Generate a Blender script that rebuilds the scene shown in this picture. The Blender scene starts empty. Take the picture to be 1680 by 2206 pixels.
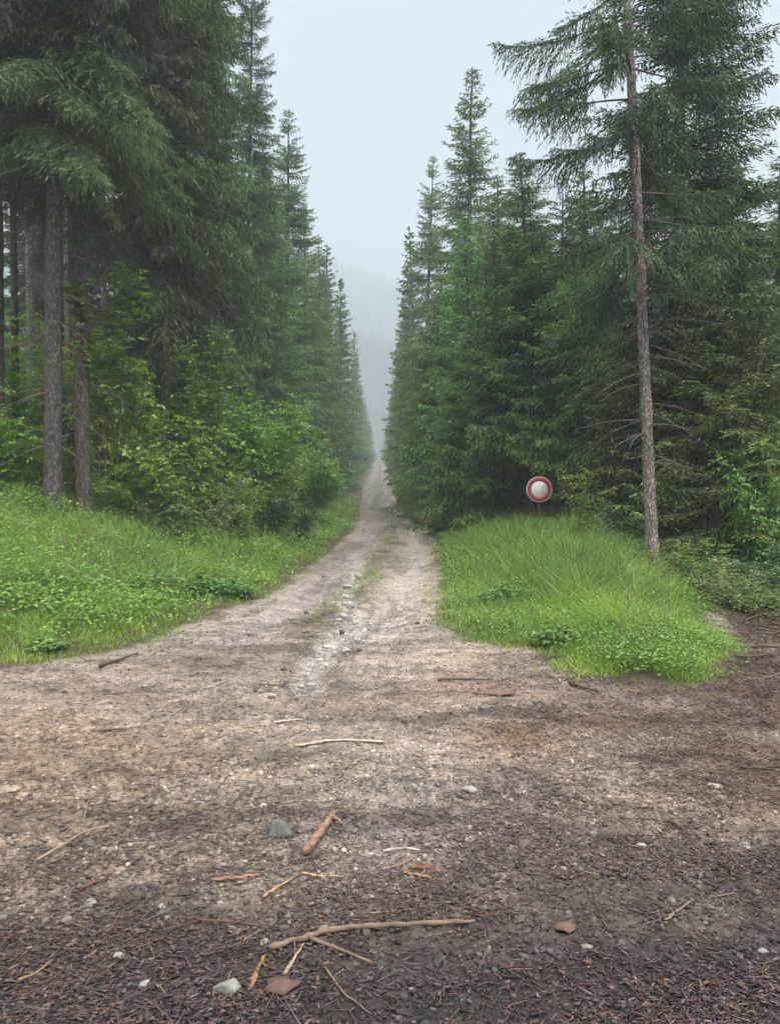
import bpy, math, random
import numpy as np
from mathutils import Vector, Matrix

# ------------------------------------------------------------------ camera, world, sun, exposure
scene = bpy.context.scene
COL = scene.collection
PITCH = math.atan(28 / 1680)
CAMZ = 1.6
cam_d = bpy.data.cameras.new('camera')
cam = bpy.data.objects.new('camera', cam_d)
COL.objects.link(cam)
cam.location = (0, 0, CAMZ)
cam.rotation_euler = (math.pi / 2 - PITCH, 0, 0)
cam_d.sensor_fit = 'VERTICAL'
cam_d.sensor_height = 36
cam_d.lens = 36 * 1680 / 2206
cam_d.clip_start = 0.05
cam_d.clip_end = 3000
scene.camera = cam

SUN_EL, SUN_ROT = math.radians(44), math.radians(150)
world = bpy.data.worlds.new('World')
scene.world = world
world.use_nodes = True
nt = world.node_tree
nt.nodes.clear()
N = nt.nodes.new
wo = N('ShaderNodeOutputWorld'); bg = N('ShaderNodeBackground')
sky = N('ShaderNodeTexSky'); sky.sky_type = 'NISHITA'; sky.sun_disc = False
sky.sun_elevation = SUN_EL; sky.sun_rotation = SUN_ROT; sky.air_density = 1.5; sky.dust_density = 4
tc = N('ShaderNodeTexCoord'); sep = N('ShaderNodeSeparateXYZ')
nz = N('ShaderNodeTexNoise'); nz.inputs['Scale'].default_value = 2.2; nz.inputs['Detail'].default_value = 3
nz.inputs['Roughness'].default_value = 0.42
rmp = N('ShaderNodeValToRGB')
rmp.color_ramp.elements[0].position = 0.36; rmp.color_ramp.elements[0].color = (0.58, 0.66, 0.78, 1)
rmp.color_ramp.elements[1].position = 0.66; rmp.color_ramp.elements[1].color = (0.94, 0.97, 1.02, 1)
el = N('ShaderNodeMapRange'); el.inputs['From Min'].default_value = 0.56; el.inputs['From Max'].default_value = 1.0
el.inputs['To Min'].default_value = 2.8; el.inputs['To Max'].default_value = 54.0
vm = N('ShaderNodeVectorMath'); vm.operation = 'SCALE'
mixw = N('ShaderNodeMixRGB'); mixw.inputs['Fac'].default_value = 0.88
L = nt.links.new
L(tc.outputs['Generated'], nz.inputs['Vector']); L(tc.outputs['Generated'], sep.inputs[0])
L(sep.outputs['Z'], el.inputs['Value'])
L(nz.outputs['Fac'], rmp.inputs['Fac']); L(rmp.outputs['Color'], vm.inputs[0]); L(el.outputs['Result'], vm.inputs['Scale'])
L(sky.outputs['Color'], mixw.inputs['Color1']); L(vm.outputs['Vector'], mixw.inputs['Color2'])
zt = N('ShaderNodeMixRGB'); zt.blend_type = 'MULTIPLY'; zt.inputs['Color2'].default_value = (1.12, 1.0, .84, 1)
zr = N('ShaderNodeMapRange'); zr.inputs['From Min'].default_value = .58; zr.inputs['From Max'].default_value = .8
L(sep.outputs['Z'], zr.inputs['Value']); L(zr.outputs['Result'], zt.inputs['Fac']); L(mixw.outputs['Color'], zt.inputs['Color1'])
L(zt.outputs['Color'], bg.inputs['Color']); bg.inputs['Strength'].default_value = 0.12
L(bg.outputs['Background'], wo.inputs['Surface'])

sd = bpy.data.lights.new('sun', 'SUN'); sun = bpy.data.objects.new('sun', sd); COL.objects.link(sun)
sd.energy = 1.5; sd.angle = math.radians(25); sd.color = (1.0, 0.97, 0.92)
# direction towards the sun as in the sky texture
_sv = Vector((math.sin(SUN_ROT) * math.cos(SUN_EL), math.cos(SUN_ROT) * math.cos(SUN_EL), math.sin(SUN_EL)))
sun.rotation_euler = _sv.to_track_quat('Z', 'Y').to_euler()
sun.location = (0, -5, 60)

scene.view_settings.view_transform = 'Standard'
scene.view_settings.look = 'None'
scene.view_settings.exposure = 0.95
scene.view_settings.gamma = 1.0
scene.render.engine = 'CYCLES'
cy = scene.cycles
cy.max_bounces = 6; cy.diffuse_bounces = 3; cy.glossy_bounces = 2; cy.transmission_bounces = 4
cy.volume_bounces = 1; cy.transparent_max_bounces = 4
cy.caustics_reflective = False; cy.caustics_refractive = False
cy.use_adaptive_sampling = True; cy.adaptive_threshold = 0.02
HAZE = 0.0019

# ------------------------------------------------------------------ helpers: noise, projection, terrain
def hsh(ix, iy, seed):
    n = (ix.astype(np.int64) * 374761393 + iy.astype(np.int64) * 668265263 + seed * 1442695041) & 0x7fffffff
    n = ((n ^ (n >> 13)) * 1274126177) & 0x7fffffff
    n = (n ^ (n >> 16)) & 0xffff
    return n / 65535.0

def vn(x, y, seed=0):
    x = np.asarray(x, float); y = np.asarray(y, float)
    ix = np.floor(x); iy = np.floor(y); fx = x - ix; fy = y - iy
    fx = fx * fx * (3 - 2 * fx); fy = fy * fy * (3 - 2 * fy)
    a = hsh(ix, iy, seed); b = hsh(ix + 1, iy, seed); c = hsh(ix, iy + 1, seed); d = hsh(ix + 1, iy + 1, seed)
    return (a + (b - a) * fx) * (1 - fy) + (c + (d - c) * fx) * fy

def fbm(x, y, seed=0, oct=4, gain=0.5):
    s = 0; a = 1; t = 0
    for o in range(oct):
        s = s + a * vn(x * 2 ** o + 13.7 * o, y * 2 ** o - 7.1 * o, seed + o * 17); t += a; a *= gain
    return s / t - 0.5

def sstep(x, a, b):
    t = np.clip((x - a) / (b - a), 0, 1)
    return t * t * (3 - 2 * t)

# road and yard edges by distance y (metres ahead of the camera)
_ye = np.arange(0, 700, 0.5)
def _tab(ys, vs, k=5):
    v = np.interp(_ye, ys, vs)
    if k:
        p = np.pad(v, k, mode='edge'); ker = np.hanning(2 * k + 3)[1:-1]; ker /= ker.sum()
        v = np.convolve(p, ker, mode='valid')
    return v
ZR = _tab([0, 13, 19, 27, 35, 42, 50, 64, 90, 180, 260, 330, 700], [0, 0, .186, .39, .72, .82, .86, 1.03, 2.94, 8.6, 14.7, 17, 20], 6)
XL = _tab([0, 4.6, 5.3, 6.2, 7.17, 8.27, 10.1, 13.1, 18, 27, 35, 48, 64, 90, 180, 260, 700],
          [-40, -26, -11, -6, -3.75, -2.6, -2.4, -1.9, -1.5, -1.3, -1.3, -1.8, -2.36, -2.95, -3.96, -5.2, -6], 0)
XR = _tab([0, 11, 13.1, 16, 19, 22, 27, 35, 48, 64, 90, 180, 260, 700], [.66, .66, .76, .93, 1.1, 1.3, 1.5, 1.56, 1.1, .46, .43, -.5, -2.2, -3], 2)
def zroad(y): return np.interp(y, _ye, ZR)
def xl(y): return np.interp(y, _ye, XL)
def xr(y): return np.interp(y, _ye, XR)

RG = np.array([(1.56, 35), (1.5, 27), (1.3, 22), (1.1, 19), (.93, 16), (.76, 13.1), (.66, 11.4), (.70, 9.6), (.85, 8.7), (1.38, 8.2), (1.66, 7.25), (2.15, 6.6),
               (2.6, 6.5), (3.25, 7.3), (3.85, 8.6), (4.3, 10.1), (4.9, 12.3), (5.6, 15), (5.2, 19), (4.6, 24), (4, 35)])

def poly_sd(x, y, P):
    """signed distance to a polygon, positive inside"""
    x = np.asarray(x, float); y = np.asarray(y, float)
    d = np.full(x.shape, 1e9); ins = np.zeros(x.shape, bool)
    n = len(P)
    for i in range(n):
        ax, ay = P[i]; bx, by = P[(i + 1) % n]
        ex, ey = bx - ax, by - ay
        t = np.clip(((x - ax) * ex + (y - ay) * ey) / (ex * ex + ey * ey), 0, 1)
        d = np.minimum(d, np.hypot(x - ax - t * ex, y - ay - t * ey))
        c = ((ay > y) != (by > y))
        xi = ax + (y - ay) * ex / (ey if abs(ey) > 1e-9 else 1e-9)
        ins ^= (c & (x < xi))
    return np.where(ins, d, -d)

def edge_left(x, y):     # distance into the left bank, positive = grass
    s = xl(y) - x
    # the yard edge runs sideways close to the camera: use distance in y as well
    yy = np.interp(-x, [1.5, 2.0, 2.4, 2.6, 3.75, 6, 11, 26, 40], [18, 12.5, 10.1, 8.27, 7.17, 6.2, 5.3, 4.6, 4.2])
    return np.where(y < 12, np.minimum(s, (y - yy) * 0.95), s)

def H(x, y):
    x = np.asarray(x, float); y = np.asarray(y, float)
    z = zroad(np.clip(y, 0, 699))
    l = edge_left(x, y)
    z = z + 1.22 * sstep(l, 0.1, 6.5) + 0.05 * np.clip(l - 5, 0, 60)
    z = z + 0.62 * np.exp(-((x - 3.6) / 1.9) ** 2 - ((y - 17) / 4.2) ** 2)
    z = z + 0.22 * np.exp(-((x - 3.0) / 1.5) ** 2 - ((y - 11.5) / 3.0) ** 2)
    z = z + np.clip(x - 6, 0, 50) * 0.03 * sstep(y, 9, 16) + sstep(x - xr(y), 1, 6) * 0.35 * sstep(y, 20, 28)
    z = z - 0.18 * np.exp(-((x - 6.0) / 1.6) ** 2 - ((y - 11) / 3.2) ** 2)
    off = np.minimum(np.abs(x - xl(y)), np.abs(x - xr(y)))
    z = z + 0.22 * fbm(x * .35, y * .35, 3) * sstep(y, 3, 14) * sstep(off, 0.2, 3)
    z = z + 0.05 * fbm(x * .9, y * .9, 9)
    # wheel tracks and washed rill of the road
    c = (xl(y) + xr(y)) / 2
    w = sstep(y, 7.5, 11)
    z = z - 0.09 * w * (np.exp(-((x - c + .75) / .28) ** 2) + np.exp(-((x - c - .75) / .28) ** 2)) * (y < 300)
    # flattened hills are a mesh of their own
    return z

def Hs(x, y): return float(H(np.array([x]), np.array([y]))[0])
FW = Vector((0, math.cos(PITCH), -math.sin(PITCH))); UP = Vector((0, math.sin(PITCH), math.cos(PITCH)))
def ray(px, py):
    return FW + Vector((1, 0, 0)) * ((px - 840) / 1680) + UP * ((1103 - py) / 1680)
def X(px, d): return (px - 840) / 1680 * d
def Z(py, d):
    r = ray(840, py); return CAMZ + r.z / r.y * d
_dd = np.geomspace(1.6, 300, 4000)
def G(px, py):
    """the point of the ground that a place in the photograph shows"""
    r = ray(px, py)
    t = _dd / r.y
    zz = CAMZ + t * r.z - H(t * r.x, _dd)
    i = int(np.argmax(zz < 0))
    return Vector((t[i] * r.x, _dd[i], float(H(t[i:i+1] * r.x, _dd[i:i+1])[0])))

# ------------------------------------------------------------------ helpers: meshes, objects
def mesh(name, V, F, col=None, mats=(), smooth=False, mi=None):
    V = np.asarray(V, np.float32).reshape(-1, 3)
    if isinstance(F, np.ndarray): F = [F]
    F = [f for f in F if len(f)]
    me = bpy.data.meshes.new(name)
    me.vertices.add(len(V)); me.vertices.foreach_set('co', V.ravel())
    tot = np.concatenate([np.full(len(f), f.shape[1]) for f in F])
    loops = np.concatenate([f.ravel() for f in F]).astype(np.int32)
    me.loops.add(len(loops)); me.loops.foreach_set('vertex_index', loops)
    me.polygons.add(len(tot))
    st = np.concatenate([[0], np.cumsum(tot)[:-1]]).astype(np.int32)
    me.polygons.foreach_set('loop_start', st); me.polygons.foreach_set('loop_total', tot.astype(np.int32))
    if mi is not None: me.polygons.foreach_set('material_index', np.asarray(mi, np.int32))
    me.update(calc_edges=True)
    if smooth: me.polygons.foreach_set('use_smooth', np.ones(len(tot), bool))
    if col is not None:
        a = me.color_attributes.new('col', 'FLOAT_COLOR', 'POINT')
        c = np.ones((len(V), 4), np.float32); c[:, :3] = np.asarray(col, np.float32).reshape(-1, 3)
        a.data.foreach_set('color', c.ravel())
    for m in mats: me.materials.append(m)
    return me

def ob(name, me, parent=None, loc=None):
    o = bpy.data.objects.new(name, me); COL.objects.link(o)
    if parent is not None: o.parent = parent
    if loc is not None: o.location = loc
    return o

def tag(o, label=None, cat=None, group=None, kind=None):
    if label: o['label'] = label
    if cat: o['category'] = cat
    if group: o['group'] = group
    if kind: o['kind'] = kind
    return o

def root(name, loc, label, cat, group=None, rz=0, sc=1):
    o = bpy.data.objects.new(name, None); COL.objects.link(o)
    o.empty_display_size = .3
    o.location = loc; o.rotation_euler = (0, 0, rz)
    o.scale = sc if isinstance(sc, tuple) else (sc, sc, sc)
    return tag(o, label, cat, group)

class MB:
    def __init__(s): s.v = []; s.q = []; s.t = []; s.c = []; s.n = 0; s.mq = []; s.mt = []
    def add(s, V, q=None, t=None, col=(1, 1, 1), m=0):
        V = np.asarray(V, float).reshape(-1, 3)
        c = np.broadcast_to(np.asarray(col, float), V.shape)
        if q is not None and len(q): s.q.append(np.asarray(q) + s.n); s.mq.append(np.full(len(q), m))
        if t is not None and len(t): s.t.append(np.asarray(t) + s.n); s.mt.append(np.full(len(t), m))
        s.v.append(V); s.c.append(c); s.n += len(V)
    def mesh(s, name, mats, smooth=False):
        F = []; mi = []
        if s.q: F.append(np.concatenate(s.q)); mi.append(np.concatenate(s.mq))
        if s.t: F.append(np.concatenate(s.t)); mi.append(np.concatenate(s.mt))
        return mesh(name, np.concatenate(s.v), F, np.concatenate(s.c), mats, smooth, np.concatenate(mi))

def tube(P, R, sides=8, cap=True):
    P = np.asarray(P, float); n = len(P); R = np.broadcast_to(np.asarray(R, float), (n,))
    T = np.gradient(P, axis=0); T /= np.linalg.norm(T, axis=1)[:, None] + 1e-9
    ref = np.array([0, 0, 1.]) if abs(T[0][2]) < .8 else np.array([1., 0, 0])
    A = np.cross(T, ref); A /= np.linalg.norm(A, axis=1)[:, None] + 1e-9
    B = np.cross(T, A)
    th = np.arange(sides) * 2 * math.pi / sides
    V = P[:, None] + R[:, None, None] * (A[:, None] * np.cos(th)[None, :, None] + B[:, None] * np.sin(th)[None, :, None])
    V = V.reshape(-1, 3)
    i = np.arange(n - 1)[:, None] * sides; j = np.arange(sides)[None]; k = (j + 1) % sides
    Q = np.stack([i + j, i + k, i + sides + k, i + sides + j], -1).reshape(-1, 4)
    Tt = None
    if cap:
        V = np.vstack([V, P[0], P[-1]]); a = n * sides; b = a + 1
        j = np.arange(sides); k = (j + 1) % sides; o = (n - 1) * sides
        Tt = np.vstack([np.stack([k, j, np.full(sides, a)], 1), np.stack([o + j, o + k, np.full(sides, b)], 1)])
    return V, Q, Tt

def kites(C, A, W, ln, wd, mid=0.45):
    """leaf shaped quads: centre C, unit axis A, unit width direction W"""
    n = len(C); ln = np.broadcast_to(ln, (n,))[:, None]; wd = np.broadcast_to(wd, (n,))[:, None]
    b = C - A * ln * mid; t = C + A * ln * (1 - mid)
    V = np.stack([b, C + W * wd / 2, t, C - W * wd / 2], 1).reshape(-1, 3)
    return V, np.arange(4 * n).reshape(n, 4)

def unit(v): return v / (np.linalg.norm(v, axis=-1, keepdims=True) + 1e-9)

# ------------------------------------------------------------------ materials
def new_mat(name):
    m = bpy.data.materials.new(name); m.use_nodes = True; m.node_tree.nodes.clear()
    return m, m.node_tree.nodes.new, m.node_tree.links.new

def leaf_mat(name, gain=(1, 1, 1), trans=0.35, gloss=0.08, rand=0.25, hue=0.03):
    m, N, L = new_mat(name)
    at = N('ShaderNodeAttribute'); at.attribute_name = 'col'
    oi = N('ShaderNodeObjectInfo')
    mr = N('ShaderNodeMapRange'); mr.inputs['To Min'].default_value = 1 - rand; mr.inputs['To Max'].default_value = 1 + rand
    L(oi.outputs['Random'], mr.inputs['Value'])
    hs = N('ShaderNodeHueSaturation')
    mh = N('ShaderNodeMapRange'); mh.inputs['To Min'].default_value = .5 - hue; mh.inputs['To Max'].default_value = .5 + hue
    ml = N('ShaderNodeMath'); ml.operation = 'MULTIPLY'; ml.inputs[1].default_value = 7.31
    fr = N('ShaderNodeMath'); fr.operation = 'FRACT'
    L(oi.outputs['Random'], ml.inputs[0]); L(ml.outputs[0], fr.inputs[0]); L(fr.outputs[0], mh.inputs['Value'])
    L(mh.outputs['Result'], hs.inputs['Hue']); L(mr.outputs['Result'], hs.inputs['Value'])
    mx = N('ShaderNodeMixRGB'); mx.blend_type = 'MULTIPLY'; mx.inputs['Fac'].default_value = 1
    mx.inputs['Color2'].default_value = (*gain, 1)
    L(at.outputs['Color'], mx.inputs['Color1']); L(mx.outputs['Color'], hs.inputs['Color'])
    df = N('ShaderNodeBsdfDiffuse'); tr = N('ShaderNodeBsdfTranslucent'); gl = N('ShaderNodeBsdfGlossy')
    gl.inputs['Roughness'].default_value = .45
    L(hs.outputs['Color'], df.inputs['Color']); L(hs.outputs['Color'], tr.inputs['Color'])
    s1 = N('ShaderNodeMixShader'); s1.inputs[0].default_value = trans
    s2 = N('ShaderNodeMixShader'); s2.inputs[0].default_value = gloss
    o = N('ShaderNodeOutputMaterial')
    L(df.outputs[0], s1.inputs[1]); L(tr.outputs[0], s1.inputs[2])
    L(s1.outputs[0], s2.inputs[1]); L(gl.outputs[0], s2.inputs[2]); L(s2.outputs[0], o.inputs['Surface'])
    return m

def rough_mat(name, c1, c2, scale=(18, 18, 4), bump=0.4, dist=0.02, rough=.85, attr=False, spec=.3, detail=6):
    m, N, L = new_mat(name)
    tc = N('ShaderNodeTexCoord'); mp = N('ShaderNodeMapping'); mp.inputs['Scale'].default_value = scale
    nz = N('ShaderNodeTexNoise'); nz.inputs['Scale'].default_value = 1; nz.inputs['Detail'].default_value = detail
    nz.inputs['Roughness'].default_value = .65
    rp = N('ShaderNodeValToRGB'); rp.color_ramp.elements[0].position = .32; rp.color_ramp.elements[1].position = .68
    rp.color_ramp.elements[0].color = (*c1, 1); rp.color_ramp.elements[1].color = (*c2, 1)
    L(tc.outputs['Object'], mp.inputs[0]); L(mp.outputs[0], nz.inputs['Vector']); L(nz.outputs['Fac'], rp.inputs[0])
    pb = N('ShaderNodeBsdfPrincipled'); pb.inputs['Roughness'].default_value = rough
    pb.inputs['Specular IOR Level'].default_value = spec
    bp = N('ShaderNodeBump'); bp.inputs['Strength'].default_value = bump; bp.inputs['Distance'].default_value = dist
    L(nz.outputs['Fac'], bp.inputs['Height']); L(bp.outputs[0], pb.inputs['Normal'])
    cc = rp.outputs['Color']
    if attr:
        at = N('ShaderNodeAttribute'); at.attribute_name = 'col'
        mx = N('ShaderNodeMixRGB'); mx.blend_type = 'MULTIPLY'; mx.inputs[0].default_value = 1
        L(cc, mx.inputs[1]); L(at.outputs['Color'], mx.inputs[2]); cc = mx.outputs[0]
    L(cc, pb.inputs['Base Color'])
    o = N('ShaderNodeOutputMaterial'); L(pb.outputs[0], o.inputs['Surface'])
    return m

def ground_mat(name):
    """gravel, grit and humus: the large patches come from the mesh's own colours, the pebbles from Voronoi cells"""
    m, N, L = new_mat(name)
    at = N('ShaderNodeAttribute'); at.attribute_name = 'col'
    tc = N('ShaderNodeTexCoord')
    def voro(sc, rnd=1):
        v = N('ShaderNodeTexVoronoi'); v.inputs['Scale'].default_value = sc; L(tc.outputs['Object'], v.inputs['Vector']); return v
    v1 = voro(48); v2 = voro(110)
    def ramp(src, stops):
        s = N('ShaderNodeSeparateColor'); L(src, s.inputs[0])
        r = N('ShaderNodeValToRGB'); r.color_ramp.interpolation = 'LINEAR'
        while len(r.color_ramp.elements) < len(stops): r.color_ramp.elements.new(.5)
        for e, (p, c) in zip(r.color_ramp.elements, stops): e.position = p; e.color = (*c, 1)
        L(s.outputs[0], r.inputs[0]); return r.outputs[0]
    a = ramp(v1.outputs['Color'], [(0, (.5, .47, .44)), (.55, (.9, .88, .86)), (.88, (1.15, 1.12, 1.1)), (1, (1.75, 1.75, 1.75))])
    b = ramp(v2.outputs['Color'], [(0, (.55, .52, .5)), (.6, (1, 1, 1)), (1, (1.5, 1.5, 1.48))])
    m1 = N('ShaderNodeMixRGB'); m1.blend_type = 'MULTIPLY'; m1.inputs[0].default_value = .6
    m2 = N('ShaderNodeMixRGB'); m2.blend_type = 'MULTIPLY'; m2.inputs[0].default_value = .6
    L(at.outputs['Color'], m1.inputs[1]); L(a, m1.inputs[2]); L(m1.outputs[0], m2.inputs[1]); L(b, m2.inputs[2])
    nz = N('ShaderNodeTexNoise'); nz.inputs['Scale'].default_value = 9; nz.inputs['Detail'].default_value = 8; nz.inputs['Roughness'].default_value = .7
    L(tc.outputs['Object'], nz.inputs['Vector'])
    mr = N('ShaderNodeMapRange'); mr.inputs['From Min'].default_value = .3; mr.inputs['From Max'].default_value = .7
    mr.inputs['To Min'].default_value = .66; mr.inputs['To Max'].default_value = 1.25; L(nz.outputs['Fac'], mr.inputs['Value'])
    m3 = N('ShaderNodeVectorMath'); m3.operation = 'SCALE'; L(m2.outputs[0], m3.inputs[0]); L(mr.outputs[0], m3.inputs['Scale'])
    pb = N('ShaderNodeBsdfPrincipled'); pb.inputs['Roughness'].default_value = .72; pb.inputs['Specular IOR Level'].default_value = .28
    L(m3.outputs[0], pb.inputs['Base Color'])
    ad = N('ShaderNodeMath'); ad.operation = 'ADD'
    mm = N('ShaderNodeMath'); mm.operation = 'MULTIPLY'; mm.inputs[1].default_value = -.5
    L(v1.outputs['Distance'], mm.inputs[0]); L(mm.outputs[0], ad.inputs[0]); L(nz.outputs['Fac'], ad.inputs[1])
    bp = N('ShaderNodeBump'); bp.inputs['Strength'].default_value = .7; bp.inputs['Distance'].default_value = .02
    L(ad.outputs[0], bp.inputs['Height']); L(bp.outputs[0], pb.inputs['Normal'])
    o = N('ShaderNodeOutputMaterial'); L(pb.outputs[0], o.inputs['Surface'])
    return m

def flat_mat(name, c, rough=.5, metal=0.0):
    return rough_mat(name, tuple(v * .93 for v in c), c, (9, 9, 9), .0, .001, rough, spec=.3)

M_NEEDLE = leaf_mat('spruce_needles', trans=.32, gloss=.04, rand=.22, hue=.028)
M_LEAF = leaf_mat('broad_leaves', trans=.42, gloss=.06, rand=.15, hue=.02)
M_GRASS = leaf_mat('grass_blades', trans=.42, gloss=.05, rand=0, hue=0)
def bark_mat(name, c1, c2, c3):
    m, N, L = new_mat(name)
    tc = N('ShaderNodeTexCoord'); mp = N('ShaderNodeMapping'); mp.inputs['Scale'].default_value = (30, 30, 11)
    L(tc.outputs['Object'], mp.inputs[0])
    nw = N('ShaderNodeTexNoise'); nw.inputs['Scale'].default_value = .8; nw.inputs['Detail'].default_value = 3; L(mp.outputs[0], nw.inputs['Vector'])
    ad = N('ShaderNodeMixRGB'); ad.blend_type = 'ADD'; ad.inputs[0].default_value = 1.0; L(mp.outputs[0], ad.inputs[1]); L(nw.outputs['Color'], ad.inputs[2])
    vo = N('ShaderNodeTexVoronoi'); vo.feature = 'DISTANCE_TO_EDGE'; vo.inputs['Scale'].default_value = 1; L(ad.outputs[0], vo.inputs['Vector'])
    vc = N('ShaderNodeTexVoronoi'); vc.inputs['Scale'].default_value = 1; L(ad.outputs[0], vc.inputs['Vector'])
    nl = N('ShaderNodeTexNoise'); nl.inputs['Scale'].default_value = 1.7; nl.inputs['Detail'].default_value = 6; nl.inputs['Roughness'].default_value = .7; L(tc.outputs['Object'], nl.inputs['Vector'])
    sp = N('ShaderNodeSeparateColor'); L(vc.outputs['Color'], sp.inputs[0])
    r1 = N('ShaderNodeValToRGB'); r1.color_ramp.elements[0].color = (*c1, 1); r1.color_ramp.elements[1].color = (*c2, 1); L(sp.outputs[0], r1.inputs[0])
    r2 = N('ShaderNodeMapRange'); r2.inputs['From Min'].default_value = .5; r2.inputs['From Max'].default_value = .68; L(nl.outputs['Fac'], r2.inputs['Value'])
    m1 = N('ShaderNodeMixRGB'); L(r2.outputs[0], m1.inputs[0]); L(r1.outputs[0], m1.inputs[1]); m1.inputs[2].default_value = (*c3, 1)
    r3 = N('ShaderNodeMapRange'); r3.inputs['From Max'].default_value = .14; r3.inputs['To Min'].default_value = .3; L(vo.outputs['Distance'], r3.inputs['Value'])
    m2 = N('ShaderNodeVectorMath'); m2.operation = 'SCALE'; L(m1.outputs[0], m2.inputs[0]); L(r3.outputs[0], m2.inputs['Scale'])
    pb = N('ShaderNodeBsdfPrincipled'); pb.inputs['Roughness'].default_value = .85; pb.inputs['Specular IOR Level'].default_value = .2; L(m2.outputs[0], pb.inputs['Base Color'])
    bp = N('ShaderNodeBump'); bp.inputs['Strength'].default_value = .9; bp.inputs['Distance'].default_value = .02; L(r3.outputs[0], bp.inputs['Height']); L(bp.outputs[0], pb.inputs['Normal'])
    o = N('ShaderNodeOutputMaterial'); L(pb.outputs[0], o.inputs['Surface'])
    return m
M_BARK = bark_mat('spruce_bark', (.07, .062, .056), (.20, .175, .16), (.13, .14, .115))
M_BARK_RED = bark_mat('reddish_grey_spruce_bark', (.19, .16, .14), (.46, .395, .35), (.30, .29, .26))
M_BARK_PALE = bark_mat('pale_grey_bark', (.2, .19, .18), (.48, .46, .43), (.3, .31, .27))
M_TWIG = rough_mat('dead_twigs', (.07, .06, .05), (.17, .15, .13), (20, 20, 20), .3, .01)
M_GROUND = ground_mat('gravelly_soil')
M_STONE = rough_mat('stone', (.55, .55, .55), (1.1, 1.08, 1.05), (30, 30, 30), .5, .01, .75, True)
M_WOOD = rough_mat('debarked_wood', (.55, .5, .45), (1.15, 1.1, 1.05), (14, 14, 60), .4, .006, .7, True)
M_LITTER = rough_mat('bark_litter', (.7, .7, .7), (1.15, 1.15, 1.15), (40, 40, 40), .3, .004, .8, True)

# ------------------------------------------------------------------ the ground and the gravel surface
def gblob(px, py, rx, ry, x, y):
    c = G(px, py); d = c.y
    ax = rx * d / 1680; ay = ry * d * d / (1680 * 1.6)
    return np.exp(-((x - c.x) / ax) ** 2 - ((y - c.y) / ay) ** 2)

RILL = np.array([tuple(G(a, b))[:2] for a, b in [(778, 1205), (766, 1240), (748, 1270), (741, 1300), (770, 1335), (745, 1358), (722, 1385), (690, 1420), (664, 1452), (655, 1490)]])
def rill_d(x, y):
    d = np.full(np.shape(x), 9.0)
    for (ax, ay), (bx, by) in zip(RILL[:-1], RILL[1:]):
        ex, ey = bx - ax, by - ay; t = np.clip(((x - ax) * ex + (y - ay) * ey) / (ex * ex + ey * ey), 0, 1)
        d = np.minimum(d, np.hypot(x - ax - t * ex, (y - ay - t * ey) * .8))
    return d
def mixc(c, col, f):
    f = np.clip(f, 0, 1)[..., None]; return c * (1 - f) + np.asarray(col) * f

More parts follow.
